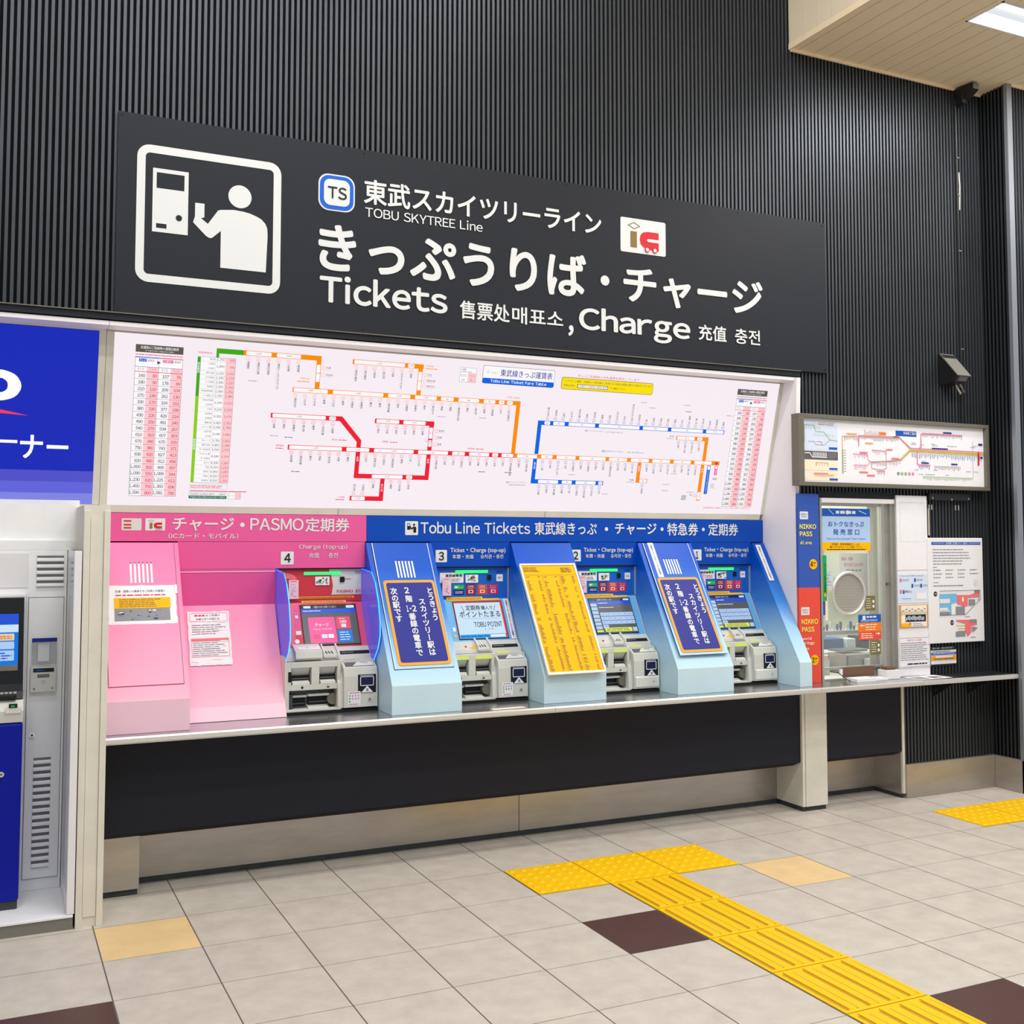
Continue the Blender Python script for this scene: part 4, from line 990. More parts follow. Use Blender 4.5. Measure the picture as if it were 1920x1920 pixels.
# ================================================================ TICKET MACHINES
def flat(x0, x1, y, z0, z1, m): return MB().box(x0, x1, y-.002, y, z0, z1, m)
TP, TQ = (.667, 1.362), (.545, 1.130); TLn = math.hypot(TP[0]-TQ[0], TP[1]-TQ[1]); TV = (0, (TP[0]-TQ[0])/TLn, (TP[1]-TQ[1])/TLn)
def machine(X, num, label, wid=.506):
    A = lambda t: X+t*wid/.506
    pink = num == 4
    r = empty('ticket_machine', (X+.25, .5, .80), label, 'ticket machine')
    face = 'machine_red' if pink else 'machine_blue'
    sky = 'machine_pink' if pink else 'machine_sky'
    b = MB()
    b.prism([(.672, 1.549), (.672, 1.366), (.667, 1.362), (.545, 1.130), (.79, 1.130), (.79, 1.549)], A(.004), A(.502), face, mats=[face, face, sky, sky, face, face])
    b.build('cabinet', r)
    fb = MB().box(A(.0), A(.506), .655, .672, 1.545, 1.552, 'hole').box(A(.500), A(.506), .662, .68, 1.366, 1.546, 'steel_bright'); fb.build('top_trim', r)
    # sloping steel edge
    fb = MB().prism([(.664, 1.364), (.542, 1.130), (.548, 1.127), (.672, 1.362)], A(.498), A(.5035), 'steel_bright'); fb.build('edge_trim', r)
    # tray shelf
    t = MB().prism([(.545, 1.131), (.498, 1.088), (.492, 1.068), (.60, 1.066), (.60, 1.131)], A(.004), A(.504), 'machine_grey'); t.build('tray_ledge', r, bevel=.002)
    # display print
    c = Canvas((0, .672, 0), lift=.0012)
    if pink:
        c.rect(A(.305), 1.368, A(.498), 1.548, 'machine_light', 1)
        c.poly([(A(.004), 1.368), (A(.300), 1.368), (A(.322), 1.41), (A(.328), 1.455), (A(.318), 1.51), (A(.300), 1.548), (A(.004), 1.548)], 'machine_red', 2)
        n = 10
        c.poly([(A(.06)+.085*math.cos(t)+.0, 1.44+.085*math.sin(t)) for t in [math.radians(40+i*8) for i in range(n)]]+[(A(.06)+.055*math.cos(t), 1.44+.055*math.sin(t)) for t in [math.radians(40+i*8) for i in range(n)]][::-1], 'map_red', 3)
        c.rect(A(.30), 1.368, A(.498), 1.404, 'machine_red', 2.5)
        c.text('PASMO', A(.350), A(.443), 1.415, 1.430, 'red_print', .01, 3, 2); c.text('IC', A(.458), A(.490), 1.415, 1.430, 'red_print', .03, 3, 2)
        c.bars(A(.455), A(.49), 1.518, 1.536, 2, 'grey_print', 3, .4, .1, 1)
        c.rect(A(.09), 1.384, A(.449), 1.396, 'orange_frame', 4); c.bars(A(.10), A(.44), 1.386, 1.394, 1, 'brown_print', 5, .5, .02, 12)
        c.bars(A(.385), A(.43), 1.486, 1.494, 1, 'grey_print', 3, .6, .02, 2)
    else:
        c.rect(A(.065), 1.458, A(.215), 1.517, 'paper', 1); c.text('東武線専用', A(.10), A(.205), 1.492, 1.508, 'black_print', .01, 2, 2); c.bars(A(.11), A(.205), 1.464, 1.484, 2, 'grey_print', 2)
        for a, m1, m2, t1 in ((.152, 'dk1', None, 'きっぷ'), (.230, 'dk2', None, '定期券'), (.305, 'dk3', None, '特急券'), (.376, 'dk4', None, 'チャージ')):
            if m1 == 'dk1':
                c.rect(A(a), 1.419, A(a+.066), 1.446, 'stick_green', 1); c.rect(A(a), 1.387, A(a+.066), 1.418, 'navy_print', 1); c.rect(A(a+.006), 1.427, A(a+.026), 1.438, 'paper', 2); c.text('きっぷ', A(a+.03), A(a+.06), 1.427, 1.439, W, 0, 2, 1); c.bars(A(a+.01), A(a+.06), 1.394, 1.41, 2, 'paper', 2, .35, .1, 2)
            else:
                mm = {'dk2': 'map_dark', 'dk3': 'machine_orange', 'dk4': 'machine_rose'}[m1]
                c.rect(A(a), 1.387, A(a+.062), 1.446, mm, 1); c.text(t1, A(a+.012), A(a+.05), 1.430, 1.441, W, 0, 2, 1); c.rect(A(a+.010), 1.424, A(a+.052), 1.426, 'paper', 2); c.rrect(A(a+.016), 1.396, A(a+.046), 1.415, .002, 'paper', 2); c.rrect(A(a+.022), 1.400, A(a+.040), 1.411, .002, mm, 3)
        c.rrect(A(.428), 1.463, A(.470), 1.504, .003, 'paper', 1); c.bars(A(.436), A(.462), 1.478, 1.492, 2, 'grey_print', 2, .4, .1, 1)
        c.bars(A(.425), A(.475), 1.516, 1.524, 1, 'navy_print', 1, .7, .1, 2)
    c.rrect(A(.225), 1.457, A(.306), 1.504, .004, 'paper', 6)
    for i in range(16):
        x = A(.229)+random.random()*.06; z = 1.461+random.random()*.032
        c.rect(x, z, x+.004+random.random()*.012, z+.003+random.random()*.008, random.choice(('map_grey', 'olive_print', 'dkg', 'white_print')) if False else random.choice(('map_grey', 'olive_print', 'black_print', 'white_print')), 7+i*.05)
    c.rect(A(.366), 1.472, A(.393), 1.502, 'hole', 6)
    c.build('display_print', r)
    MB().box(A(.162), A(.370), .664, .671, 1.513, 1.530, 'green_light').build('status_light', r, bevel=.002)
    # pink sticker at left with the number 3 mark
    k = MB().box(A(.075), A(.130), .655, .658, 1.385, 1.487, 'map_pale' if False else 'sticker_pink')
    k = k.build('hanging_sticker', r); c = Canvas((0, .655, 0)); c.text('ヨ', A(.09), A(.12), 1.445, 1.470, 'paper', .03, 1, 2); c.bars(A(.085), A(.125), 1.476, 1.482, 1, 'red_print', 1)
    for i in range(6): c.line([(A(.085+.03*random.random()), 1.395+.04*random.random()), (A(.09+.03*random.random()), 1.395+.04*random.random())], .002, 'grey_print')
    c.build('print', k)
    # yellow label strips
    c = Canvas((0, TP[0], TP[1]), V=TV, lift=.0015)
    if pink: c.rect(A(.150), -.004, A(.402), .010, 'orange_frame', 2); c.bars(A(.16), A(.39), -.001, .007, 1, 'brown_print', 3, .5, .02, 9)
    else:
        c.rect(A(.105), -.010, A(.335), .013, 'yellow_print', 2); c.rect(A(.335), -.010, A(.440), .001, 'yellow_print', 2); c.bars(A(.112), A(.325), -.006, .010, 2, 'brown_print', 3, .35, .04, 8)
    c.build('label_strip', r)
    # screen
    c = Canvas((0, TP[0], TP[1]), V=TV, lift=.0012)
    c.rect(A(.130), -.262, A(.458), -.010, 'machine_red' if pink else 'machine_sky', 1); c.rect(A(.136), -.254, A(.453), -.014, 'hole', 2)
    c.build('screen_bezel', r)
    c = Canvas((0, TP[0], TP[1]), V=TV, lift=.001)
    if pink:
        c.rect(A(.140), -.248, A(.449), -.018, 'scr_dark', 4); c.rect(A(.140), -.040, A(.449), -.018, 'scr_black', 5); c.rect(A(.140), -.066, A(.449), -.040, 'scr_blue', 5)
        c.rrect(A(.155), -.036, A(.195), -.022, .002, 'scr_sky', 6); c.text('ご希望のボタンを押してください', A(.21), A(.34), -.036, -.023, 'scr_white', 0, 6, 1); c.rrect(A(.395), -.038, A(.443), -.022, .007, 'scr_sky', 6); c.bars(A(.15), A(.26), -.056, -.048, 1, 'scr_white', 6)
        c.rrect(A(.172), -.240, A(.322), -.089, .006, 'scr_pink', 5); c.text('チャージ', A(.208), A(.284), -.146, -.124, 'scr_white', .01, 6, 2); c.text('Charge(Top-up)', A(.192), A(.30), -.166, -.153, 'scr_white', 0, 6, 1)
        c.text('IC', A(.195), A(.23), -.212, -.192, 'scr_red', .04, 6, 2); c.rrect(A(.238), -.212, A(.27), -.190, .003, 'scr_sky', 6); c.rrect(A(.275), -.212, A(.305), -.190, .003, 'scr_white', 6)
        c.rrect(A(.328), -.160, A(.409), -.089, .005, 'scr_rose', 5); c.text('定期券', A(.348), A(.388), -.128, -.110, 'scr_white', .01, 6, 1); c.rrect(A(.355), -.152, A(.382), -.132, .002, 'scr_sky', 6); c.bars(A(.345), A(.39), -.105, -.097, 1, 'scr_white', 6)
        c.rrect(A(.330), -.238, A(.411), -.166, .005, 'scr_azure', 5); c.bars(A(.34), A(.40), -.23, -.175, 4, 'scr_sky', 6, .35, .2, 2)
    elif num == 3:
        c.rect(A(.140), -.248, A(.449), -.018, 'scr_red', 4); c.rect(A(.143), -.248, A(.437), -.027, 'scr_sky', 5); c.rect(A(.143), -.248, A(.437), -.224, 'scr_cyan', 6); c.rect(A(.335), -.244, A(.43), -.228, 'scr_white', 7)
        c.line([(A(.186), -.045), (A(.198), -.075)], .003, 'scr_black', 6); c.line([(A(.403), -.045), (A(.391), -.075)], .003, 'scr_black', 6)
        c.text('定期券', A(.212), A(.305), -.075, -.042, 'scr_black', .012, 6, 2); c.text('購入で', A(.310), A(.385), -.073, -.047, 'scr_black', .012, 6, 2)
        c.text('ポイントたまる', A(.165), A(.425), -.118, -.078, 'scr_black', .01, 6, 3); c.rect(A(.18), -.1255, A(.41), -.1245, 'scr_ink', 6)
        c.text('TOBU POINT', A(.245), A(.425), -.180, -.148, 'scr_ink', .014, 6, 3); c.text('トブポ', A(.31), A(.365), -.197, -.187, 'scr_ink', 0, 6, 1)
        c.bars(A(.15), A(.33), -.243, -.230, 1, 'scr_blue', 7, .5, .05, 5)
    else:
        c.rect(A(.140), -.248, A(.449), -.018, 'scr_dark', 4); c.rect(A(.140), -.036, A(.449), -.018, 'scr_black', 5); c.rect(A(.140), -.062, A(.449), -.036, 'scr_blue', 5)
        c.rrect(A(.395), -.034, A(.440), -.022, .006, 'scr_sky', 6); c.text('ご希望のボタンを押してください', A(.20), A(.31), -.034, -.022, 'scr_white', 0, 6, 1); c.bars(A(.2), A(.28), -.054, -.046, 1, 'scr_white', 6); c.bars(A(.2), A(.33), -.084, -.077, 1, 'scr_white', 6)
        for j in range(7): c.rrect(A(.143), -.072-j*.025, A(.188), -.052-j*.025, .002, 'scr_key', 6)
        vals = '160 180 210 270 330 380 430 490 540 610 670 750 830 920 1000 1090 1230 1400 1590'.split()
        for q in range(19):
            i, j = q % 6, q//6
            x = A(.197+i*.041); v = -.113-j*.027
            c.rrect(x, v-.0235, x+.0385, v, .002, 'scr_key', 6); c.text(vals[q], x+.010, x+.029, v-.016, v-.007, 'scr_blue', 0, 7, 1)
        c.rrect(A(.205), -.240, A(.405), -.214, .002, 'scr_yellow', 6); c.bars(A(.215), A(.395), -.237, -.217, 2, 'scr_ink', 7, .35, .2, 3); c.rrect(A(.412), -.240, A(.444), -.214, .002, 'scr_key', 6); c.rect(A(.143), -.240, A(.19), -.228, 'scr_yellow', 6)
    c.build('touch_screen', r)
    c = Canvas((0, TP[0], TP[1]), V=TV, lift=.0012)
    if pink:
        c.rrect(A(.105), -.05, A(.128), -.02, .002, 'pink_dark', 1); c.rrect(A(.100), -.15, A(.128), -.06, .002, 'pink_dark', 1); c.rect(A(.105), -.09, A(.12), -.075, 'paper', 2); c.rect(A(.100), -.185, A(.128), -.165, 'paper', 1); c.rect(A(.095), -.25, A(.128), -.19, 'machine_red', 1); c.disc(A(.10), -.225, .013, 'paper', 2)
    else:
        c.bars(A(.07), A(.088), -.235, -.03, 16, 'olive_print', 1, .5, .05, 1); c.rrect(A(.108), -.20, A(.126), -.175, .002, 'paper', 1); c.rrect(A(.108), -.235, A(.126), -.222, .002, 'yellow_print', 1)
    c.build('side_labels', r)
    if num == 3:
        c = Canvas((0, TP[0], TP[1]), V=TV, lift=.002); c.rect(A(.467), -.258, A(.4955), -.004, 'paper', 2)
        c.vtext('交通系ICカードをチャージするお客様へ', A(.481), .0135, -.25, -.012, 'black_print', .02, 3, 1); c.build('side_sticker', r)
    # top of the tray ledge
    nrm = Vector((0, .047, .043)).normalized()
    c = Canvas((0, .498, 1.088), V=nrm, lift=.0012)
    c.rect(A(.322), .006, A(.488), .030, 'hole', 1); c.bars(A(.33), A(.40), .014, .022, 1, 'grey_print', 2, .5, .1, 2)
    if not pink:
        c.disc(A(.160), .022, .007, 'red_print', 1)
        if num != 2: c.poly([(A(.18), .008), (A(.245), .005), (A(.245), .03), (A(.205), .03), (A(.198), .016), (A(.18), .016)], 'yellow_print', 1)
    c.build('tray_print', r)
    if pink:
        b = MB().prism([(.540, 1.150), (.470, 1.118), (.462, 1.085), (.48, 1.073), (.56, 1.073), (.56, 1.150)], A(.068), A(.212), 'machine_grey'); o = b.build('receipt_cover', r, bevel=.006)
        c = Canvas((0, .470, 1.118), V=Vector((0, .07, .032)).normalized(), lift=.0015); c.rect(A(.09), .02, A(.205), .05, 'paper'); c.text('カバーを開けてください', A(.10), A(.195), .028, .042, 'grey_print', 0, 2, 1); c.build('label', o)
    # coin slot
    b = MB().prism([(.545, 1.150), (.480, 1.110), (.476, 1.085), (.56, 1.085)], A(.222), A(.230), 'machine_light').prism([(.545, 1.150), (.480, 1.110), (.476, 1.085), (.56, 1.085)], A(.300), A(.308), 'machine_light')
    b.prism([(.545, 1.135), (.484, 1.092), (.484, 1.080), (.56, 1.080)], A(.230), A(.300), 'machine_grey')
    o = b.build('coin_inlet', r, bevel=.0015)
    c = Canvas((0, .484, 1.092), V=Vector((0, .061, .043)).normalized(), lift=.0012)
    for i in range(3): c.poly([(A(.243+i*.016), .012), (A(.249+i*.016), .012), (A(.243+i*.016), .034), (A(.237+i*.016), .034)], 'hole')
    c.build('coin_slots', o)
    # lower housing with bays
    F = .436
    h = MB()
    h.box(A(.004), A(.30), .52, .56, .80, 1.066, 'machine_dark')
    for a, b_, z0, z1 in ((.004, .036, .922, 1.066), (.145, .187, .950, 1.038), (.285, .302, .822, 1.066), (.036, .285, 1.038, 1.066), (.036, .285, .922, .950)):
        h.box(A(a), A(b_), F, .52, z0, z1, 'machine_grey')
    h.box(A(.004), A(.302), F, .52, .815, .824, 'machine_grey').box(A(.004), A(.026), F, .52, .822, .922, 'machine_grey')
    h.box(A(.302), A(.502), .45, .56, .80, 1.066, 'machine_grey')
    h.build('lower_housing', r, bevel=.0015)
    MB().box(A(0), A(.004), .42, .79, .801, 1.10, 'machine_light').build('side_cheek', r)
    MB().box(A(.004), A(.502), .405, .46, .801, .815, 'hole').box(A(.004), A(.302), .42, .436, .815, .822, 'machine_light').build('foot_strip', r)
    for a, b_ in ((.037, .144), (.188, .284)):
        s_ = MB(); s_.prism([(F+.012, 1.036), (F+.045, .995), (F+.07, .995), (F+.07, 1.036)], A(a+.004), A(b_-.004), 'machine_light')
        s_.box(A(a+.004), A(b_-.004), F+.03, F+.075, .968, .995, 'hole').prism([(F+.004, .962), (F+.03, .972), (F+.03, .952), (F+.004, .951)], A(a+.008), A(b_-.008), 'machine_light')
        s_.box(A(a+.008), A(b_-.008), F+.018, F+.028, .979, .984, 'machine_dark')
        s_.build('cash_slot', r)
    if not pink:
        y = MB().box(A(.060), A(.144), F-.005, F+.012, 1.040, 1.060, 'yellow_glow').build('glow_strip', r, bevel=.003)
        y = MB().box(A(.186), A(.284), F-.005, F+.012, 1.040, 1.060, 'yellow_glow').build('glow_strip', r, bevel=.003)
        y = MB().box(A(.335), A(.415), .462, .475, 1.066, 1.074, 'yellow_glow').build('glow_strip', r, bevel=.002)
    else:
        MB().box(A(.020), A(.037), F-.0015, F+.03, .968, 1.02, 'hole').build('thumb_notch', r)
    c = Canvas((0, F, 0), lift=.0012)
    c.disc(A(.095), .936, .006, 'hole'); c.rframe(A(.088), .934, A(.102), .946, .002, .001, 'grey_print'); c.poly([(A(.225), .936), (A(.245), .936), (A(.235), .928)], 'black_print'); c.rframe(A(.228), .936, A(.242), .946, .002, .001, 'grey_print'); c.build('arrow_print', r)
    b = MB().box(A(.026), A(.285), .500, .52, .824, .922, 'machine_dark').box(A(.045), A(.125), .488, .50, .835, .875, 'hole').box(A(.140), A(.245), .485, .50, .838, .882, 'hole')
    b.box(A(.05), A(.13), .47, .50, .882, .892, 'machine_light').box(A(.135), A(.25), .462, .50, .886, .897, 'machine_light')
    b.box(A(.050), A(.12), .484, .489, .846, .850, 'machine_dark').box(A(.145), A(.24), .481, .486, .852, .856, 'machine_dark')
    b.prism([(.445, .824), (.50, .842), (.50, .824)], A(.135), A(.245), 'machine_light'); b.box(A(.028), A(.050), .455, .50, .826, .90, 'base_grey')
    o = b.build('change_tray', r)
    MB().cyl((A(.262), .505, .872), (A(.262), .447, .872), .0, 'machine_dark', 20, .0).cyl((A(.268), .505, .868), (A(.268), .455, .868), .030, 'frame_grey', 24).build('finger_cup', r, smooth=False)
    # card reader box
    b = MB(); b.prism([(.478, 1.070), (.412, 1.028), (.402, .985), (.398, .824), (.45, .820), (.50, .82), (.50, 1.070)], A(.312), A(.497), 'machine_grey'); o = b.build('card_reader_box', r, bevel=.004)
    dv = Vector((0, .066, .042)).normalized()
    c = Canvas((0, .412, 1.028), V=dv, lift=.0012); c.rrect(A(.325), .012, A(.487), .072, .004, 'machine_dark', 1); c.poly([(A(.365), .014), (A(.484), .014), (A(.484), .069), (A(.42), .069)], 'machine_light', 2); c.ring(A(.445), .042, .010, .003, 'grey_print', 3, 14); c.line([(A(.415), .04), (A(.432), .04)], .004, 'grey_print', 3); c.build('card_tray', o)
    q = .4
    c = Canvas((0, .4025, .985), V=Vector((0, .004, .161)).normalized(), lift=.0015)
    c.rect(A(.388), -.088, A(.489), .008, 'reader', 1); c.rframe(A(.400), -.052, A(.476), -.002, .006, .004, 'paper', 2); c.rect(A(.408), -.045, A(.468), -.009, 'navy_dark', 2)
    c.poly([(A(.405), -.086), (A(.471), -.086), (A(.438), -.052)], 'paper', 3); c.rect(A(.432), -.080, A(.445), -.066, 'grey_print', 4); c.bars(A(.40), A(.475), .001, .005, 1, 'paper', 2, .5, .02, 6)
    c.build('reader_face', o)
    if num in (4, 3):
        c = Canvas((0, .4005, .905), lift=.0015); c.rrect(A(.332), -.072, A(.402), .002, .005, 'paper', 2)
        for i in range(9): c.disc(A(.342+(i % 4)*.016), -.020-(i//4)*.015, .0045, random.choice(('map_sky', 'line_pink', 'orange_frame', 'map_grey', 'stick_green')), 3, 8)
        c.bars(A(.34), A(.395), -.068, -.060, 1, 'line_pink', 3); c.bars(A(.34), A(.395), -.008, -.002, 1, 'red_print', 3); c.build('mark_sticker', o)
    MB().cyl((A(.452), .402, .862), (A(.452), .394, .862), .009, 'chrome').cyl((A(.452), .395, .862), (A(.452), .392, .862), .004, 'machine_dark').build('lock', o)
    if num in (2, 1):
        MB().prism([(.398, .895), (.392, .888), (.392, .835), (.40, .826), (.41, .826), (.41, .895)], A(.318), A(.492), 'machine_light').build('lower_cover', o, bevel=.003)
    b = MB(); b.prism([(.470, 1.064), (.43, .95), (.42, .82), (.50, .82), (.50, 1.064)], A(.286), A(.312), 'machine_light'); b.build('curved_cheek', r, bevel=.004)
    if pink:
        for x in (A(.004), A(.490)):
            prf = [(.668, 1.546), (.500, 1.530), (.435, 1.475), (.385, 1.38), (.355, 1.27), (.352, 1.20), (.385, 1.13), (.448, 1.064), (.53, 1.058), (.548, 1.135), (.66, 1.35)]
            o = MB().prism(prf, x, x+.004, 'fin').build('side_fin', r)
            t = MB().tube([(x+.002, a, z) for a, z in prf[:9]], .0045, 'led_blue', 6); t.tube([(x+.002, a-.003, z) for a, z in prf[1:8]], .003, 'led_cyan', 6); t.build('edge_light', o)
    return r
for n, cc in (('machine_orange', (222, 70, 40)), ('machine_rose', (196, 40, 90)), ('map_dark', (150, 24, 50)), ('sticker_pink', (244, 196, 208)), ('navy_dark', (20, 24, 70))): mat(n, cc, .4)
machine(-1.0465, 4, 'pink-faced charge machine with glowing blue side fins, below number 4')
machine(-.143, 3, 'blue ticket machine showing a pale blue advert on its screen, below number 3')
machine(.769, 2, 'blue ticket machine with fare keys on screen, below number 2, right of the yellow list', .483)
machine(1.658, 1, 'blue ticket machine with fare keys on screen, below number 1, last on the right', .491)

# ================================================================ BOOTH WINDOW
fr = MB()
Y0 = .322
fr.box(2.440, 2.456, Y0, .36, .80, 1.985, 'aluminium').box(3.086, 3.104, Y0, .36, .80, 1.985, 'aluminium').box(2.456, 3.086, Y0, .36, 1.955, 1.985, 'white_panel')
fr.box(3.060, 3.086, .335, .375, .80, 1.955, 'aluminium').box(3.012, 3.060, .348, .38, .80, 1.955, 'steel').box(2.985, 3.012, .340, .375, .80, 1.955, 'aluminium')
fr.box(2.456, 2.470, .34, .37, .80, 1.955, 'aluminium').box(2.470, 2.985, .345, .37, 1.935, 1.955, 'aluminium')
w1 = S(fr.build('window_1', org=(2.77, .35, .8)))
g = MB()
g.box(2.470, 2.985, .352, .357, .885, 1.935, 'glass'); g.build('window_pane', w1)
MB().cyl((3.035, .348, 1.42), (3.035, .338, 1.42), .010, 'machine_dark').build('window_lock', w1)
MB().box(2.470, 2.985, .345, .375, .872, .886, 'aluminium').build('bottom_rail', w1)
# room behind the glass
for nm, bb, mm in (('wall_rear', (2.30, 5.3, 2.3, 2.36, .0, 2.7), 'room_wall'), ('wall_booth_left', (2.284, 2.30, .81, 2.3, 0, 2.7), 'room_wall'), ('wall_booth_right', (5.3, 5.36, .43, 2.3, 0, 2.7), 'room_wall'), ('ceiling_booth', (2.29, 5.3, .43, 2.36, 2.7, 2.76), 'room_wall')):
    S(MB().box(*bb, mm).build(nm))
for lx in (2.95, 4.3):
    area('lamp_light', lx, 1.3, 2.66, .9, .5, 26, (.97, 1, .93))
    r = empty('booth_ceiling_lamp', (lx, 1.3, 2.67), 'white lamp on the ceiling inside the booth', 'ceiling light', 'lamps on the booth ceiling'); MB().box(lx-.45, lx+.45, 1.05, 1.55, 2.675, 2.70, 'white_cool').build('housing', r)
tag(MB().box(2.31, 4.1, .43, 1.3, .77, .80, 'machine_light').build('booth_desk', bevel=.002), 'pale desk top inside the booth behind the glass', 'desk')
r = empty('office_printer', (2.93, .88, .80), 'off-white office printer with a dark slot at the left of the booth desk', 'printer')
MB().box(2.76, 3.06, .76, 1.0, .80, .91, 'machine_grey').build('body', r, bevel=.012); MB().box(2.80, 2.96, .752, .765, .825, .845, 'hole').build('paper_slot', r); MB().box(2.80, 3.02, .80, .97, .91, .925, 'machine_light').build('lid', r, bevel=.004)
b = MB()
for q in ((2.87, 2.878, .55, .73), (3.082, 3.09, .55, .73), (2.87, 3.09, .55, .558), (2.87, 3.09, .722, .73)): b.box(*q, .80, .935, 'steel')
b.box(2.87, 3.09, .55, .73, .80, .805, 'steel').box(2.865, 3.095, .545, .556, .93, .94, 'machine_light')
tag(b.build('metal_bin', bevel=.001), 'open grey metal bin with a pale rim in the middle of the booth desk', 'bin')
r = empty('label_printer', (3.28, 1.0, .80), 'wide cream office machine with a flat top behind the metal bin', 'machine')
MB().box(3.10, 3.52, .88, 1.12, .80, .905, 'machine_light').build('body', r, bevel=.012); MB().box(3.16, 3.40, .90, 1.05, .905, .918, 'machine_dark').build('top_slot', r, bevel=.003)
tag(MB().box(2.62, 2.76, .60, .76, .80, .905, 'machine_grey').box(2.62, 2.76, .60, .76, .905, .911, 'map_red').build('document_stack'), 'stack of papers with a red edge at the left end of the booth desk', 'papers')
tag(MB().box(3.14, 3.42, 1.16, 1.28, .90, .975, 'bin_blue').box(3.16, 3.40, 1.17, 1.27, .80, .90, 'machine_dark').build('blue_tray', bevel=.004), 'blue plastic tray at the back left of the booth desk', 'tray')
tag(MB().box(3.56, 3.76, 1.14, 1.27, .80, .985, 'atm_black').build('black_monitor', bevel=.006), 'black monitor box at the back right of the booth desk', 'monitor')
tag(MB().box(3.44, 3.53, 1.15, 1.25, .80, .97, 'paper_cool').build('paper_tray', bevel=.004), 'pale upright paper tray between the blue tray and the black monitor', 'tray')
r = empty('stamp_shelf', (3.5, 1.4, .80), 'grey back shelf with a row of small stamps inside the booth', 'shelf')
MB().box(3.1, 4.1, 1.32, 1.50, .985, 1.015, 'machine_light').box(3.1, 3.13, 1.32, 1.5, .0, .985, 'grey_metal').box(4.07, 4.1, 1.32, 1.5, .0, .985, 'grey_metal').build('board', r)
for i in range(15):
    MB().cyl((3.30+i*.034, 1.35, 1.015), (3.30+i*.034, 1.35, 1.045+.018*((i*7) % 3)), .010, ('machine_dark', 'paper', 'machine_grey', 'bin_blue')[i % 4], 8).build('stamp', r)
MB().box(3.1, 4.6, 1.52, 1.54, 1.0, 1.42, 'booth_screen').build('back_board', r)
tag(MB().box(4.2, 4.7, 1.7, 2.2, 0, 1.75, 'machine_grey').build('filing_cabinet', bevel=.006), 'tall grey cabinet in the far corner of the booth', 'cabinet')
b = MB()
for i in range(5): b.box(2.965+i*.022, 2.985+i*.022, .44+.006*(i % 2), .448+.006*(i % 2), .85, 1.945, 'shutter')
tag(b.build('vertical_blind'), 'pale folded vertical blind at the right inside the booth window', 'blind')
tag(MB().box(3.01, 3.09, .46, .54, .80, .90, 'paper').box(3.005, 3.10, .455, .545, .90, .906, 'paper_cool').build('leaflet_box'), 'white leaflet box behind the glass at its lower right', 'box')
# papers hung behind the glass
def sheet(name, x0, x1, z0, z1, y, m, label, fn=None, cat='notice'):
    o = MB().box(x0, x1, y, y+.0012, z0, z1, m).build(name); tag(o, label, cat)
    if fn:
        c = Canvas((0, y, 0), lift=.0009); fn(c); c.build('print', o)
    return o
sheet('hanging_notice', 2.86, 3.12, 1.24, 1.62, .60, 'paper', 'white notice with red writing hung inside the booth behind the round speaking hole',
      lambda c: (c.text('電報・荷物', 2.88, 2.98, 1.570, 1.595, 'red_print', 0, 1, 2), c.text('受付窓口は左側！', 2.90, 3.08, 1.530, 1.555, 'red_print', 0, 1, 2), c.bars(2.92, 3.08, 1.49, 1.515, 1, 'grey_print', 1)))
sheet('hanging_notice', 2.72, 2.86, 1.36, 1.50, .66, 'map_pale', 'small pale sheet hung inside the booth left of the red writing', lambda c: c.bars(2.73, 2.85, 1.39, 1.48, 4, 'line_pink', 1, .4))
tag(MB().prism([(.62, 1.62), (.62, 1.22), (.625, 1.22), (.625, 1.62)], 3.11, 3.16, 'paper').build('hanging_cloth'), 'narrow white strip hanging right of the sheet with red writing', 'sheet')
# window stickers and posters, on the outer face of the glass
YG = .350
def winsign(c):
    c.rect(2.483, 1.867, 2.895, 1.919, 'stick_blue', 1); c.bars(2.60, 2.77, 1.882, 1.906, 1, 'white_print', 2, .8, .02, 5); c.disc(2.70, 1.894, .014, 'white_print', 2)
    c.line([(2.54, 1.912), (2.58, 1.880)], .005, 'sky_print', 2); c.line([(2.80, 1.905), (2.86, 1.885)], .006, 'sky_print', 2)
    c.rect(2.483, 1.697, 2.895, 1.867, 'sky_print', 1)
    c.text('おトクなきっぷ', 2.533, 2.842, 1.800, 1.834, 'stick_blue', .006, 2, 4); c.text('発 売 窓 口', 2.574, 2.798, 1.746, 1.784, 'stick_blue', .006, 2, 4)
    c.text('Tobu Line Only Discount Ticket Counter', 2.515, 2.855, 1.710, 1.728, 'stick_blue', 0, 2, 2)
    c.rect(2.483, 1.641, 2.895, 1.697, 'yellow_print', 1)
    c.text('営団線・都営線連絡きっぷは', 2.56, 2.80, 1.677, 1.692, 'black_print', 0, 2, 1); c.text('購入できませんのでご注意ください', 2.545, 2.82, 1.660, 1.674, 'black_print', 0, 2, 1); c.bars(2.52, 2.86, 1.645, 1.655, 1, 'black_print', 2, .5, .02, 10)
sheet('window_poster', 2.483, 2.895, 1.641, 1.919, YG, 'paper', 'blue and yellow poster taped to the top of the booth glass', winsign, 'poster')
sheet('green_strip_label', 2.461, 2.503, 1.318, 1.612, .336, 'stick_green', 'narrow green vertical strip on the left edge of the booth window',
      lambda c: (c.vtext('きっぷうりば窓口営業時間', 2.487, .0145, 1.375, 1.56, 'black_print', .02, 1, 1), c.bars(2.466, 2.472, 1.36, 1.59, 10, 'red_print', 1, .6, .1, 1), c.rect(2.478, 1.345, 2.494, 1.365, 'orange_frame', 1)), 'label')
sheet('yellow_label', 2.508, 2.528, 1.375, 1.398, YG, 'yellow_print', 'tiny yellow label right of the green strip on the glass', None, 'label')
sheet('blue_label', 2.478, 2.500, 1.225, 1.315, YG, 'stick_blue', 'small blue label below the green strip on the glass', None, 'label')
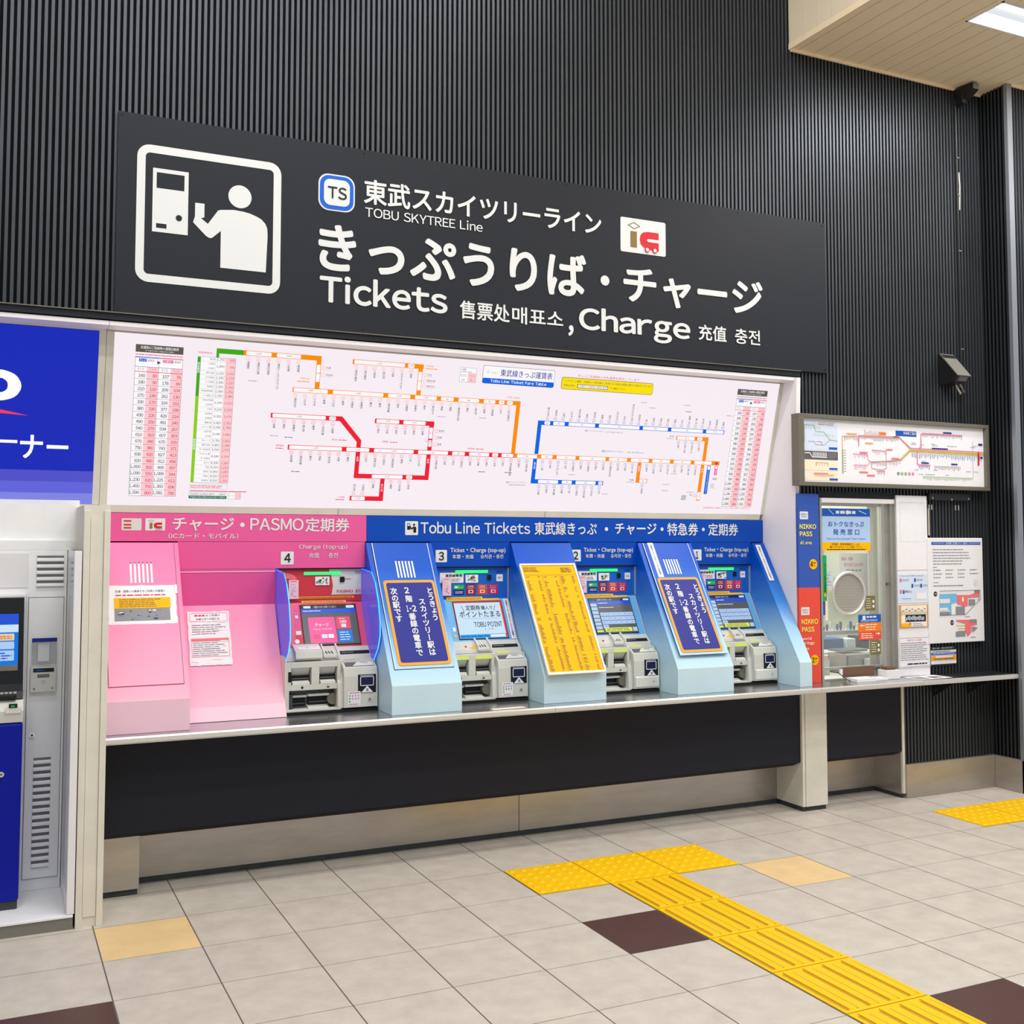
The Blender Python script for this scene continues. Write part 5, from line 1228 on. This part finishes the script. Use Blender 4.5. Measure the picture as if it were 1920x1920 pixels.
sheet('cream_label', 2.500, 2.520, 1.19, 1.36, YG, 'map_cream', 'thin cream strip label beside the small blue label', None, 'label')
YG2 = .352
sheet('window_sticker', 2.780, 2.977, 1.167, 1.219, YG, 'stick_blue', 'dark blue horizontal sticker on the glass, above the orange one', lambda c: (c.rrect(2.815, 1.183, 2.84, 1.212, .003, 'paper', 1), c.bars(2.85, 2.94, 1.195, 1.212, 1, 'paper', 1, .6, .02, 3), c.bars(2.80, 2.96, 1.172, 1.188, 2, 'sky_print', 1)), 'sticker')
sheet('window_sticker', 2.780, 2.977, 1.107, 1.166, YG, 'stick_orange', 'orange horizontal sticker with an arrow, between the blue and red ones', lambda c: (c.line([(2.80, 1.148), (2.83, 1.148)], .006, 'paper', 1), c.poly([(2.79, 1.148), (2.808, 1.138), (2.808, 1.158)], 'paper', 1), c.bars(2.84, 2.95, 1.113, 1.16, 3, 'map_cream', 1, .4)), 'sticker')
sheet('window_sticker', 2.781, 2.977, 1.054, 1.106, YG, 'nik_red', 'red horizontal sticker with an arrow, lowest of the three on the glass', lambda c: (c.line([(2.93, 1.092), (2.955, 1.092)], .006, 'paper', 1), c.poly([(2.968, 1.092), (2.95, 1.102), (2.95, 1.082)], 'paper', 1), c.bars(2.80, 2.92, 1.06, 1.10, 3, 'map_cream', 1, .4)), 'sticker')
for i, (x0, x1, z0, z1, t) in enumerate(((2.842, 2.930, 1.246, 1.342, 'square olive label on the glass above the dark blue sticker'), (2.881, 2.971, .956, 1.045, 'square olive label on the glass below the red sticker'))):
    sheet('olive_label', x0, x1, z0, z1, YG, 'olive_print', t, lambda c, a=x0, b=z0: (c.bars(a+.008, a+.055, b+.01, b+.085, 5, 'map_cream', 1, .35), c.rect(a+.062, b+.05, a+.078, b+.068, 'paper', 1), c.rect(a+.062, b+.018, a+.078, b+.036, 'paper', 1)), 'label')
# speaking hole
r = empty('speaking_grille', (2.690, .33, 1.222), 'round perforated speaking grille with a bright metal ring in the booth glass', 'speaking grille')
MB().cyl((2.690, .350, 1.362), (2.690, .343, 1.362), .128, 'screen_disc', 40).build('perforated_disc', r)
rg = MB(); n, k = 56, 10
vs = [(2.690+(.136+.010*math.cos(t))*math.cos(a), .338+.010*math.sin(t), 1.362+(.136+.010*math.cos(t))*math.sin(a)) for a in [2*math.pi*i/n for i in range(n)] for t in [2*math.pi*j/k for j in range(k)]]
rg.add(vs, [[i*k+j, ((i+1) % n)*k+j, ((i+1) % n)*k+(j+1) % k, i*k+(j+1) % k] for i in range(n) for j in range(k)], 'steel_bright')
rg.build('metal_ring', r, smooth=True)
c = Canvas((0, .3425, 0), lift=.0006)
for i in range(23):
    z = 1.362-.115+i*.0105; hw = math.sqrt(max(0, .122**2-(z-1.362)**2)); c.rect(2.690-hw, z, 2.690+hw, z+.0022, 'frame_grey')
c.build('hole_rows', r)
# things on the counter before the window
pp = (2.72, .28)
r = empty('kraft_folder', (2.75, .34, .81), 'brown paper folder standing at the foot of the booth glass', 'folder')
MB().prism([(.335, .818), (.330, .882), (.334, .882), (.339, .818)], 2.625, 2.895, 'kraft').build('cover', r, bevel=.001)
MB().box(2.60, 2.65, .336, .342, .835, .872, 'paper').build('inner_sheet', r)
tag(MB().box(2.635, 2.80, .22, .315, .8005, .822, 'paper').build('paper_stack', bevel=.001), 'small white stack of leaflets on the counter before the brown folder', 'leaflets')
tag(MB().box(2.805, 2.915, .235, .318, .8005, .815, 'paper').build('paper_stack', bevel=.001), 'lower white stack of leaflets right of the taller stack', 'leaflets')
r = empty('white_box', (2.945, .29, .80), 'small white box with a brown lid edge at the right foot of the booth glass', 'box')
MB().box(2.92, 3.035, .25, .330, .801, .860, 'white_panel').build('body', r, bevel=.002); MB().box(2.935, 3.01, .262, .32, .861, .878, 'kraft').build('top_block', r, bevel=.002)
tag(MB().tube([(2.545, .30, .862), (2.575, .292, .84), (2.61, .285, .812), (2.635, .28, .803)], .0025, 'black_metal', 6).build('pen_cord'), 'thin black cord hanging beside the brown folder', 'cord')
def flatsheet(x0, y0, w, h, rot, label, m='paper', stripes=None, z=.8007, cat='sheet'):
    cs, sn = math.cos(rot), math.sin(rot)
    R = lambda a, b: (x0+a*cs-b*sn, y0+a*sn+b*cs)
    b = MB(); pts = [R(0, 0), R(w, 0), R(w, h), R(0, h)]
    b.add([(*p, z) for p in pts]+[(*p, z+.0008) for p in pts], [(0, 3, 2, 1), (4, 5, 6, 7), (0, 1, 5, 4), (1, 2, 6, 5), (2, 3, 7, 6), (3, 0, 4, 7)], m)
    o = tag(b.build('paper_sheet'), label, cat)
    if stripes:
        c = Canvas((x0, y0, z+.0008), U=(cs, sn, 0), V=(-sn, cs, 0), lift=.0004)
        for a in stripes: c.rect(*a)
        c.build('print', o)
flatsheet(3.11, .145, .30, .15, .05, 'open printed sheet lying on the counter where the steel meets the black shelf', 'paper', [(.02, .02, .12, .12, 'map_grey'), (.16, .03, .20, .10, 'black_print'), (.215, .03, .25, .10, 'brown_print')])
flatsheet(.02, .150, .20, .045, .04, 'thin cream paper slip on the steel counter in front of machine 3', 'map_cream')

# ---------------------------------------------------------------- pass banner
r = empty('pass_banner', (2.335, .32, .80), 'tall blue and red vertical pass banner left of the booth window', 'banner')
MB().box(2.252, 2.424, .314, .332, 1.407, 2.009, 'nik_blue').build('blue_half', r)
MB().box(2.284, 2.424, .314, .332, .801, 1.407, 'nik_red').box(2.252, 2.2845, .314, .332, .95, 1.407, 'nik_red').build('red_half', r)
c = Canvas((0, .314, 0), lift=.0015)
for z, t3 in ((1.844, None), (1.233, None)):
    c.rrect(2.266, z, 2.334, z+.050, .005, 'white_print'); m = 'stick_blue' if z > 1.4 else 'red_print'
    c.text('NIKKO', 2.274, 2.326, z+.028, z+.039, m, .01, 2, 1); c.text('PASS', 2.278, 2.322, z+.012, z+.023, m, .01, 2, 1)
c.text('NIKKO', 2.263, 2.398, 1.782, 1.813, 'nik_yellow', .03, 1, 4); c.text('PASS', 2.263, 2.366, 1.735, 1.766, 'nik_yellow', .03, 1, 4); c.text('all area', 2.266, 2.360, 1.684, 1.706, 'nik_yellow', .02, 1, 3)
c.text('NIKKO', 2.268, 2.402, 1.175, 1.207, 'nik_yellow', .03, 1, 4); c.text('PASS', 2.270, 2.370, 1.126, 1.158, 'nik_yellow', .03, 1, 4)
c.text('world', 2.272, 2.346, 1.075, 1.094, 'map_cream', .02, 1, 3); c.text('heritage', 2.272, 2.370, 1.040, 1.066, 'map_cream', .02, 1, 3); c.text('area', 2.272, 2.325, 1.012, 1.026, 'map_cream', .02, 1, 3)
for z, n_ in ((1.556, '4'), (.946, '2')):
    c.disc(2.371, z, .033, 'yellow_print', 1); c.text(n_, 2.346, 2.367, z-.016, z+.018, 'black_print', .01, 2, 3); c.text('days', 2.370, 2.395, z-.014, z-.004, 'black_print', 0, 2, 1); c.bars(2.37, 2.392, z+.004, z+.014, 1, 'black_print', 2, .5, .1, 1)
c.build('lettering', r)

# ---------------------------------------------------------------- white paper-covered strip
r = empty('white_strip_panel', (3.23, .31, .80), 'tall plain white panel between the booth window and the ribbed wall', 'panel')
MB().box(3.095, 3.372, .310, .330, .801, 2.013, 'white_panel').build('board', r, bevel=.002)
YW = .3095
sheet('cover_sheet', 3.090, 3.368, 1.512, 1.988, .3075, 'paper', 'blank white sheet on the upper part of the white panel', lambda c: c.frame(3.12, 1.70, 3.345, 1.965, .0008, 'grey_print', 1), 'sheet')
def f3(c):
    c.rect(3.088, 1.345, 3.364, 1.505, 'sky_print', 1) if False else c.rect(3.086, 1.303, 3.366, 1.482, 'map_pale', 1)
    c.text('For those going to NIKKO using Tobu Line', 3.11, 3.32, 1.466, 1.476, 'black_print', 0, 2, 1)
    for a, z, m in ((3.105, 1.43, 'map_red'), (3.235, 1.43, 'stick_blue'), (3.21, 1.392, 'stick_blue'), (3.29, 1.392, 'stick_blue'), (3.13, 1.352, 'stick_blue'), (3.105, 1.355, 'map_red')):
        c.rrect(a, z, a+.016, z+.026, .004, m, 2); c.bars(a+.022, a+.085, z+.006, z+.022, 2, 'grey_print', 2, .35, .2, 2)
    c.rect(3.255, 1.315, 3.345, 1.358, 'paper', 2); c.bars(3.12, 3.22, 1.315, 1.325, 1, 'map_sky', 2)
sheet('route_leaflet', 3.088, 3.366, 1.292, 1.500, YW-.003, 'paper', 'pale blue information sheet on the white panel above the photo', f3)
def f4(c):
    c.rect(3.091, 1.125, 3.364, 1.278, 'wood', 1); c.rect(3.112, 1.130, 3.345, 1.274, 'map_cream', 2); c.rect(3.112, 1.21, 3.345, 1.235, 'shutter', 3); c.rect(3.15, 1.165, 3.335, 1.212, 'black_print', 3)
    for i in range(12): c.rect(3.155+i*.014, 1.17+.01*random.random(), 3.163+i*.014, 1.195+.01*random.random(), 'map_pale', 4)
    for i in range(8): c.rect(3.12+i*.028, 1.236+.01*(i % 2), 3.14+i*.028, 1.242+.01*(i % 2), 'grey_print', 3)
    c.line([(3.17, 1.272), (3.2, 1.245)], .003, 'paper', 4); c.line([(3.24, 1.272), (3.22, 1.245)], .003, 'paper', 4)
    c.poly([(3.112, 1.13), (3.20, 1.13), (3.19, 1.15), (3.15, 1.158), (3.112, 1.152)], 'yellow_print', 4); c.disc(3.188, 1.152, .010, 'map_red', 5); c.rrect(3.205, 1.132, 3.325, 1.162, .002, 'paper', 5); c.bars(3.215, 3.315, 1.135, 1.159, 2, 'grey_print', 6, .35)
sheet('photo_print', 3.088, 3.366, 1.122, 1.282, YW-.003, 'paper', 'brown-edged photo print of an indoor scene on the white panel', f4, 'photo')
def f5(c):
    c.frame(3.090, .865, 3.366, 1.058, .0015, 'black_print', 1); c.text('お客さまへのお願い', 3.16, 3.30, 1.036, 1.048, 'red_print', 0, 2, 1)
    c.bars(3.10, 3.355, .905, 1.03, 9, 'grey_print', 2, .3, .25, 6); c.bars(3.16, 3.345, .876, .892, 1, 'black_print', 2, .5, .05, 5)
sheet('rules_sheet', 3.084, 3.370, .860, 1.064, YW-.0035, 'paper', 'white sheet with a thin black border low on the white panel', f5)
# ---------------------------------------------------------------- station guide board
r = empty('floor_guide_board', (3.617, .3, 1.01), 'white station floor guide board on the ribbed wall at right', 'board')
MB().box(3.357, 3.879, .296, .330, 1.012, 1.728, 'white_panel').build('board', r, bevel=.004)
c = Canvas((0, .296, 0), lift=.0012)
c.rect(3.390, 1.681, 3.857, 1.700, 'stick_blue'); c.text('浅草駅 正面口のご案内', 3.52, 3.73, 1.684, 1.697, 'white_print', .01, 2, 1); c.rect(3.40, 1.690, 3.51, 1.692, 'paper', 2); c.rect(3.74, 1.690, 3.848, 1.692, 'paper', 2)
for z in (1.648, 1.628, 1.608, 1.589, 1.570, 1.550): c.bars(3.402, 3.76, z-.007, z+.007, 1, 'grey_print', 1, .38, .3, 12)
c.bars(3.402, 3.44, 1.522, 1.534, 1, 'grey_print', 1)
for j, z in enumerate((1.508, 1.482, 1.458)):
    for i in range(4 if j < 2 else 3): c.rect(3.405+i*.115, z-.005, 3.413+i*.115, z+.005, 'grey_print'); c.bars(3.42+i*.115, 3.49+i*.115, z-.006, z+.006, 1, 'grey_print', 1, .45, .4, 2)
c.bars(3.402, 3.46, 1.418, 1.43, 1, 'grey_print', 1, .5); c.bars(3.402, 3.70, 1.395, 1.408, 1, 'grey_print', 1, .5, .1, 8)
c.ring(3.803, 1.415, .020, .0015, 'grey_print', 1); c.poly([(3.79, 1.400), (3.812, 1.424), (3.80, 1.414)], 'black_print', 2)
c.disc(3.418, 1.347, .017, 'black_print'); c.text('2階', 3.407, 3.43, 1.340, 1.354, 'white_print', 0, 2, 1)
c.line([(3.452, 1.366), (3.838, 1.366), (3.838, 1.303), (3.69, 1.200), (3.452, 1.200)], .003, 'black_print', 6)
c.poly([(3.454, 1.345), (3.618, 1.345), (3.618, 1.285), (3.565, 1.275), (3.565, 1.202), (3.552, 1.202), (3.552, 1.235), (3.454, 1.235)], 'map_sky', 1); c.rect(3.454, 1.282, 3.55, 1.312, 'white_print', 2); c.rect(3.454, 1.232, 3.53, 1.252, 'white_print', 2); c.rect(3.454, 1.202, 3.548, 1.224, 'map_grey', 2)
c.poly([(3.618, 1.336), (3.74, 1.334), (3.80, 1.350), (3.836, 1.346), (3.836, 1.318), (3.72, 1.315), (3.72, 1.262), (3.70, 1.255), (3.618, 1.275)], 'map_red', 2); c.rect(3.605, 1.205, 3.69, 1.257, 'map_grey', 2); c.poly([(3.73, 1.305), (3.79, 1.303), (3.79, 1.272), (3.76, 1.262), (3.728, 1.262)], 'map_grey', 3); c.rect(3.787, 1.348, 3.836, 1.366, 'map_grey', 3)
c.disc(3.672, 1.305, .010, 'map_cream', 3, 12, .018); c.poly([(3.80, 1.295), (3.834, 1.312), (3.834, 1.303)], 'map_sky', 3)
c.disc(3.568, 1.149, .017, 'black_print'); c.text('1階', 3.557, 3.58, 1.142, 1.156, 'white_print', 0, 2, 1)
c.poly([(3.600, 1.166), (3.802, 1.164), (3.804, 1.130), (3.75, 1.12), (3.75, 1.08), (3.712, 1.050), (3.69, 1.085), (3.69, 1.140), (3.61, 1.156)], 'map_red', 2); c.rect(3.735, 1.145, 3.80, 1.166, 'map_grey', 3); c.rect(3.600, 1.052, 3.69, 1.087, 'map_grey', 2); c.poly([(3.755, 1.115), (3.812, 1.108), (3.76, 1.076)], 'map_grey', 2)
for z in (1.138, 1.12, 1.103): c.rect(3.605+.02*(z < 1.13), z-.012, 3.69, z, 'map_cream', 1.5); c.frame(3.605+.02*(z < 1.13), z-.012, 3.69, z, .0008, 'grey_print', 2)
c.bars(3.74, 3.80, 1.038, 1.048, 1, 'grey_print', 1); c.bars(3.69, 3.75, 1.180, 1.190, 1, 'grey_print', 1)
c.build('print', r)
def f6(c):
    c.text('電車の遅れ・運休は運行情報で', 3.41, 3.61, .970, .982, 'white_print', 0, 1, 1); c.rect(3.396, .868, 3.634, .962, 'paper', 1)
    c.rect(3.398, .930, 3.632, .946, 'stick_blue', 2); c.bars(3.41, 3.60, .948, .960, 1, 'grey_print', 2, .5); c.rect(3.398, .893, 3.632, .926, 'orange_frame', 2); c.rect(3.44, .912, 3.60, .923, 'paper', 3); c.bars(3.42, 3.62, .897, .909, 1, 'brown_print', 3, .6, .05, 8); c.bars(3.41, 3.62, .934, .944, 1, 'sky_print', 3, .6, .05, 7)
sheet('service_notice', 3.392, 3.640, .856, .990, .3255, 'sign_black', 'small black-edged notice with blue and orange bands below the guide board', f6)
# dark holder bar
r = empty('shutter_box', (3.59, .3, 1.985), 'black horizontal bracket box on the ribbed wall above the guide board', 'bracket')
MB().box(3.385, 3.770, .296, .330, 1.984, 2.034, 'black_metal').build('bar', r, bevel=.003)
b = MB()
for x, z in ((3.41, 2.0), (3.59, 1.992), (3.752, 2.0)): b.cyl((x, .296, z), (x, .292, z), .006, 'chrome', 10)
b.build('screws', r)
for x in (3.405, 3.43, 3.655, 3.685): MB().box(x, x+.006, .322, .3295, 1.92-.0*x, 1.955, 'steel_bright').build('wall_plug', r)
MB().box(3.40, 3.409, .324, .3295, 1.745, 1.93, 'shutter').build('glue_trace', r)

# ---------------------------------------------------------------- framed network map
r = empty('network_map', (3.07, .28, 2.06), 'framed rail network map on the ribbed wall above the booth window', 'map')
f = MB()
for a in ((2.222, 3.929, 2.494, 2.52), (2.222, 3.929, 2.058, 2.084), (2.222, 2.268, 2.084, 2.494), (3.898, 3.929, 2.084, 2.494)): f.box(a[0], a[1], .262, .330, a[2], a[3], 'frame_grey')
f.build('frame', r, bevel=.002)
MB().box(2.268, 3.898, .285, .30, 2.084, 2.494, 'paper').build('sheet', r)
c = Canvas((0, .285, 0), lift=.001)
c.rect(2.273, 2.291, 2.565, 2.478, 'map_pale'); c.rect(2.273, 2.229, 2.565, 2.284, 'map_dkgrey'); c.rect(2.273, 2.160, 2.565, 2.225, 'map_cream'); c.rect(2.273, 2.094, 2.565, 2.156, 'map_cream')
c.line([(2.28, 2.45), (2.37, 2.45), (2.38, 2.41), (2.45, 2.41), (2.50, 2.36), (2.56, 2.355)], .004, 'line_green', 2); c.line([(2.32, 2.345), (2.37, 2.345), (2.38, 2.325), (2.45, 2.325), (2.50, 2.36)], .003, 'line_brown', 2); c.line([(2.39, 2.345), (2.43, 2.345), (2.435, 2.325)], .003, 'line_brown', 2)
c.line([(2.29, 2.45), (2.29, 2.34)], .003, 'line_green', 2)
for i in range(9): c.rect(2.287+i*.016, 2.43-.012*random.random(), 2.289+i*.016, 2.444, 'grey_print', 2); c.rect(2.36+i*.02, 2.38, 2.362+i*.02, 2.396, 'grey_print', 2)
c.rect(2.39, 2.45, 2.55, 2.475, 'paper', 2); c.bars(2.40, 2.545, 2.452, 2.474, 2, 'grey_print', 3, .4, .1, 3); c.rect(2.49, 2.298, 2.56, 2.312, 'stick_blue', 2)
c.line([(2.29, 2.27), (2.33, 2.27), (2.35, 2.245), (2.47, 2.245)], .006, 'paper', 2)
for i in range(10): c.rect(2.355+i*.012, 2.25, 2.361+i*.012, 2.276, 'paper', 2)
c.bars(2.48, 2.555, 2.24, 2.276, 4, 'grey_print', 2)
c.line([(2.38, 2.19), (2.38, 2.21), (2.48, 2.21), (2.48, 2.19)], .003, 'line_brown', 2)
for i in range(5): c.rect(2.385+i*.022, 2.19, 2.387+i*.022, 2.207, 'grey_print', 2)
c.rect(2.49, 2.166, 2.56, 2.178, 'stick_blue', 2); c.rect(2.36, 2.138, 2.48, 2.144, 'map_red', 2); c.line([(2.36, 2.132), (2.53, 2.132)], .003, 'line_brown', 2)
for i in range(12): c.rect(2.375+i*.013, 2.115, 2.377+i*.013, 2.129, 'grey_print', 2)
c.rect(2.49, 2.098, 2.56, 2.110, 'stick_blue', 2); c.disc(2.30, 2.125, .018, 'paper', 2)
c.rect(3.073, 2.411, 3.262, 2.447, 'stick_blue'); c.text('停車駅ご案内', 3.14, 3.255, 2.422, 2.442, 'white_print', .01, 2, 2)
def ticks(x0, x1, z, n_, m='grey_print', h=.022, d=-1):
    for i in range(n_):
        x = x0+(x1-x0)*(i+.5)/n_; hh = h*(.5+.8*random.random()); c.rect(x, min(z, z+d*hh), x+.0035, max(z, z+d*hh), m, 2)
c.line([(2.605, 2.17), (2.605, 2.39), (2.75, 2.395), (3.11, 2.397), (3.20, 2.328)], .006, 'line_orange', 2)
c.line([(2.745, 2.33), (2.745, 2.400), (3.10, 2.404), (3.205, 2.333), (3.893, 2.329)], .006, 'line_pink', 3); c.line([(3.12, 2.252), (3.20, 2.318), (3.893, 2.314)], .006, 'line_green', 3); c.line([(3.115, 2.247), (3.20, 2.311), (3.893, 2.307)], .006, 'yellow_print', 2); c.line([(3.11, 2.257), (3.198, 2.324), (3.893, 2.321)], .005, 'line_orange', 3)
c.line([(2.605, 2.15), (2.605, 2.30)], .008, 'line_green', 3)
c.line([(2.85, 2.228), (2.98, 2.236), (3.12, 2.25)], .007, 'line_brown', 2); c.line([(2.695, 2.278), (2.82, 2.276), (2.825, 2.24), (2.85, 2.228)], .004, 'line_pink', 2); c.line([(2.70, 2.204), (2.82, 2.205), (2.835, 2.225)], .004, 'line_pink', 2); c.line([(2.85, 2.225), (2.855, 2.185), (2.95, 2.178), (2.985, 2.19), (2.985, 2.305), (2.86, 2.308)], .004, 'line_brown', 2); c.line([(2.895, 2.17), (2.97, 2.17)], .004, 'line_pink', 2)
c.line([(2.79, 2.412), (2.92, 2.412), (2.95, 2.403)], .003, 'line_orange', 2)
c.line([(3.69, 2.438), (3.32, 2.438), (3.302, 2.43), (3.302, 2.345), (3.27, 2.33), (3.263, 2.232), (3.275, 2.222), (3.38, 2.222)], .007, 'line_pink', 3)
ticks(2.615, 2.745, 2.39, 9); ticks(2.75, 3.10, 2.395, 26); ticks(2.79, 2.93, 2.415, 9, 'grey_print', .02, 1); ticks(3.31, 3.69, 2.434, 26); ticks(3.21, 3.88, 2.302, 40, 'stick_blue', .03); ticks(2.70, 2.82, 2.273, 7, 'line_pink'); ticks(2.70, 2.81, 2.20, 7, 'line_pink'); ticks(2.855, 2.98, 2.226, 9); ticks(2.99, 3.11, 2.238, 8); ticks(2.86, 2.98, 2.305, 7, 'line_pink'); ticks(2.90, 2.97, 2.168, 5); ticks(3.275, 3.38, 2.217, 7, 'stick_blue'); ticks(3.42, 3.67, 2.215, 18); ticks(3.31, 3.78, 2.142, 38, 'line_green', .018)
c.line([(3.42, 2.218), (3.67, 2.218)], .002, 'grey_print', 2); c.line([(3.31, 2.145), (3.79, 2.143), (3.79, 2.40)], .002, 'grey_print', 2)
ticks(2.62, 2.625, 2.37, 1)
for i in range(9): c.rect(2.614, 2.16+i*.017, 2.634, 2.163+i*.017, 'grey_print', 2)
for a, b_, z, m in ((2.64, 2.73, 2.408, 'line_orange'), (2.94, 2.985, 2.42, 'stick_orange'), (2.80, 2.87, 2.352, 'line_orange'), (3.05, 3.11, 2.402, 'line_orange'), (2.75, 2.82, 2.288, 'map_red'), (2.985, 3.04, 2.315, 'map_red'), (3.03, 3.10, 2.257, 'map_red'), (2.745, 2.82, 2.158, 'map_red'), (2.81, 2.88, 2.138, 'map_red'), (3.51, 3.59, 2.450, 'navy_print'), (3.40, 3.55, 2.338, 'navy_print'), (3.30, 3.37, 2.236, 'navy_print'), (3.58, 3.64, 2.235, 'navy_print')): c.rect(a, z-.004, b_, z+.005, m, 3)
c.rrect(2.928, 2.413, 2.985, 2.430, .002, 'stick_orange', 3); c.rect(3.836, 2.235, 3.851, 2.326, 'red_print', 4); c.rect(3.845, 2.375, 3.885, 2.388, 'navy_print', 3); c.rect(3.862, 2.285, 3.887, 2.296, 'navy_print', 3)
for i, m in enumerate(('map_grey', 'line_green', 'line_green', 'line_pink', 'line_pink')): c.rect(3.08+i*.033, 2.150, 3.10+i*.033, 2.168, m, 2)
for i in range(20): x = random.uniform(3.2, 3.8); z = random.choice((2.37, 2.36, 2.25, 2.19, 2.16)); c.bars(x, x+.05, z-.005, z+.003, 1, 'grey_print', 2, .4)
c.build('map_print', r)

# ---------------------------------------------------------------- wall camera box, ceiling camera, conduit
r = empty('wall_speaker', (3.6, .25, 2.79), 'grey sloped metal box with hanging cables high on the ribbed wall above the network map', 'device')
MB().prism([(.330, 3.00), (.305, 3.00), (.175, 2.835), (.20, 2.80), (.330, 2.785)], 3.535, 3.655, 'black_metal').build('body', r, bevel=.002)
MB().prism([(.312, 3.006), (.168, 2.838), (.172, 2.834), (.318, 3.000)], 3.532, 3.658, 'grey_metal').build('hood', r)
MB().prism([(.176, 2.832), (.196, 2.802), (.20, 2.802), (.186, 2.83)], 3.56, 3.64, 'machine_dark').build('lens_window', r)
MB().tube([(3.66, .27, 2.80), (3.675, .26, 2.765), (3.70, .27, 2.745), (3.725, .29, 2.742)], .006, 'grey_metal', 8).tube([(3.64, .28, 2.79), (3.65, .27, 2.755), (3.675, .275, 2.735), (3.69, .29, 2.73)], .006, 'shutter', 8).build('cable', r)
r = empty('ceiling_camera', (3.80, .2, 4.78), 'dark bracket camera in the top corner under the plank ceiling', 'camera')
MB().box(3.735, 3.775, .25, .33, 4.80, 4.92, 'black_metal').prism([(.31, 4.92), (.17, 4.915), (.17, 4.87), (.30, 4.80)], 3.74, 3.80, 'black_metal').build('body', r, bevel=.003)
MB().box(3.745, 3.795, .164, .17, 4.875, 4.91, 'grey_metal').build('lens_window', r)
r = empty('cable_conduit', (3.755, .31, 2.05), 'thin dark conduit with pale worn spots running up the ribbed wall near the corner', 'conduit')
b = MB().tube([(3.742, .322, 2.53), (3.745, .322, 3.4), (3.742, .322, 4.85)], .011, 'black_metal', 8); b.build('pipe', r)
b = MB()
for z in (3.05, 3.75, 4.15, 4.42): b.box(3.735, 3.756, .308, .328, z, z+.008, 'grey_metal')
b.build('clips', r)
MB().tube([(3.756, .316, 4.05), (3.759, .312, 4.22), (3.757, .316, 4.32)], .005, 'shutter', 6).build('worn_cable', r)

# ================================================================ TACTILE PAVING
def warn_tile(x, y, label, w=.4):
    b = MB(); e = .003
    b.box(x+e, x+w-e, y+e, y+.4-e, .0005, .0045, 'tactile'); o = b.build('warning_tile')
    tag(o, label, 'tactile tile')
    d = MB(); n_ = 6; m_ = 10
    for i in range(n_):
        for j in range(n_):
            cx, cy = x+w*(i+.5)/n_, y+.4*(j+.5)/n_; b0 = len(d.v)
            vs = []
            for R, z in ((.0175, .0045), (.0135, .0085), (.009, .0095)):
                vs += [(cx+R*math.cos(2*math.pi*k/m_), cy+R*math.sin(2*math.pi*k/m_), z) for k in range(m_)]
            fs = [[l*m_+k, l*m_+(k+1) % m_, (l+1)*m_+(k+1) % m_, (l+1)*m_+k] for l in range(2) for k in range(m_)]+[list(range(2*m_, 3*m_))]
            d.add(vs, fs, 'tactile')
    d.build('raised_dots', o)
warn_tile(0, -.4, 'yellow dotted paving tile, left end of the row of three below the counter')
warn_tile(.4, -.4, 'yellow dotted paving tile, middle of three, where the bar tiles join')
warn_tile(.8, -.4, 'yellow dotted paving tile, right end of the row of three below the counter')
warn_tile(3.015, -.4, 'yellow dotted paving tile by the far right wall, its left one in view')
warn_tile(3.417, -.4, 'yellow dotted paving tile by the far right wall, cut by the picture edge')
warn_tile(3.819, -.4, 'yellow dotted paving tile out of the picture beyond the right-hand pair')
ordn = ['nearest to the dotted tiles', 'second from the dotted tiles', 'third from the dotted tiles', 'fourth from the dotted tiles', 'fifth from the dotted tiles, at the lower picture edge', 'sixth from the dotted tiles, below the picture edge']
for k in range(6):
    y = -.8-.4*k; e = .003
    o = MB().box(.4+e, .8-e, y+e, y+.4-e, .0005, .0045, 'tactile').build('guide_tile'); tag(o, 'yellow paving tile with raised bars, '+ordn[k], 'tactile tile', 'yellow bar tiles leading away from the counter')
    d = MB()
    for i in range(4):
        cx = .4+.4*(i+.5)/4
        d.prism([(cx, .0045)]*0 or [(y+.018, .0045), (y+.022, .0095), (y+.378, .0095), (y+.382, .0045)], cx-.017, cx+.017, 'tactile')
        for sx in (-.030, .018): d.box(cx+sx, cx+sx+.012, y+.02, y+.37, .0046, .0050, 'tactile_worn')  # flat strips: wear plus shading of the bars, put into the colour
    d.build('raised_bars', o, bevel=.002)
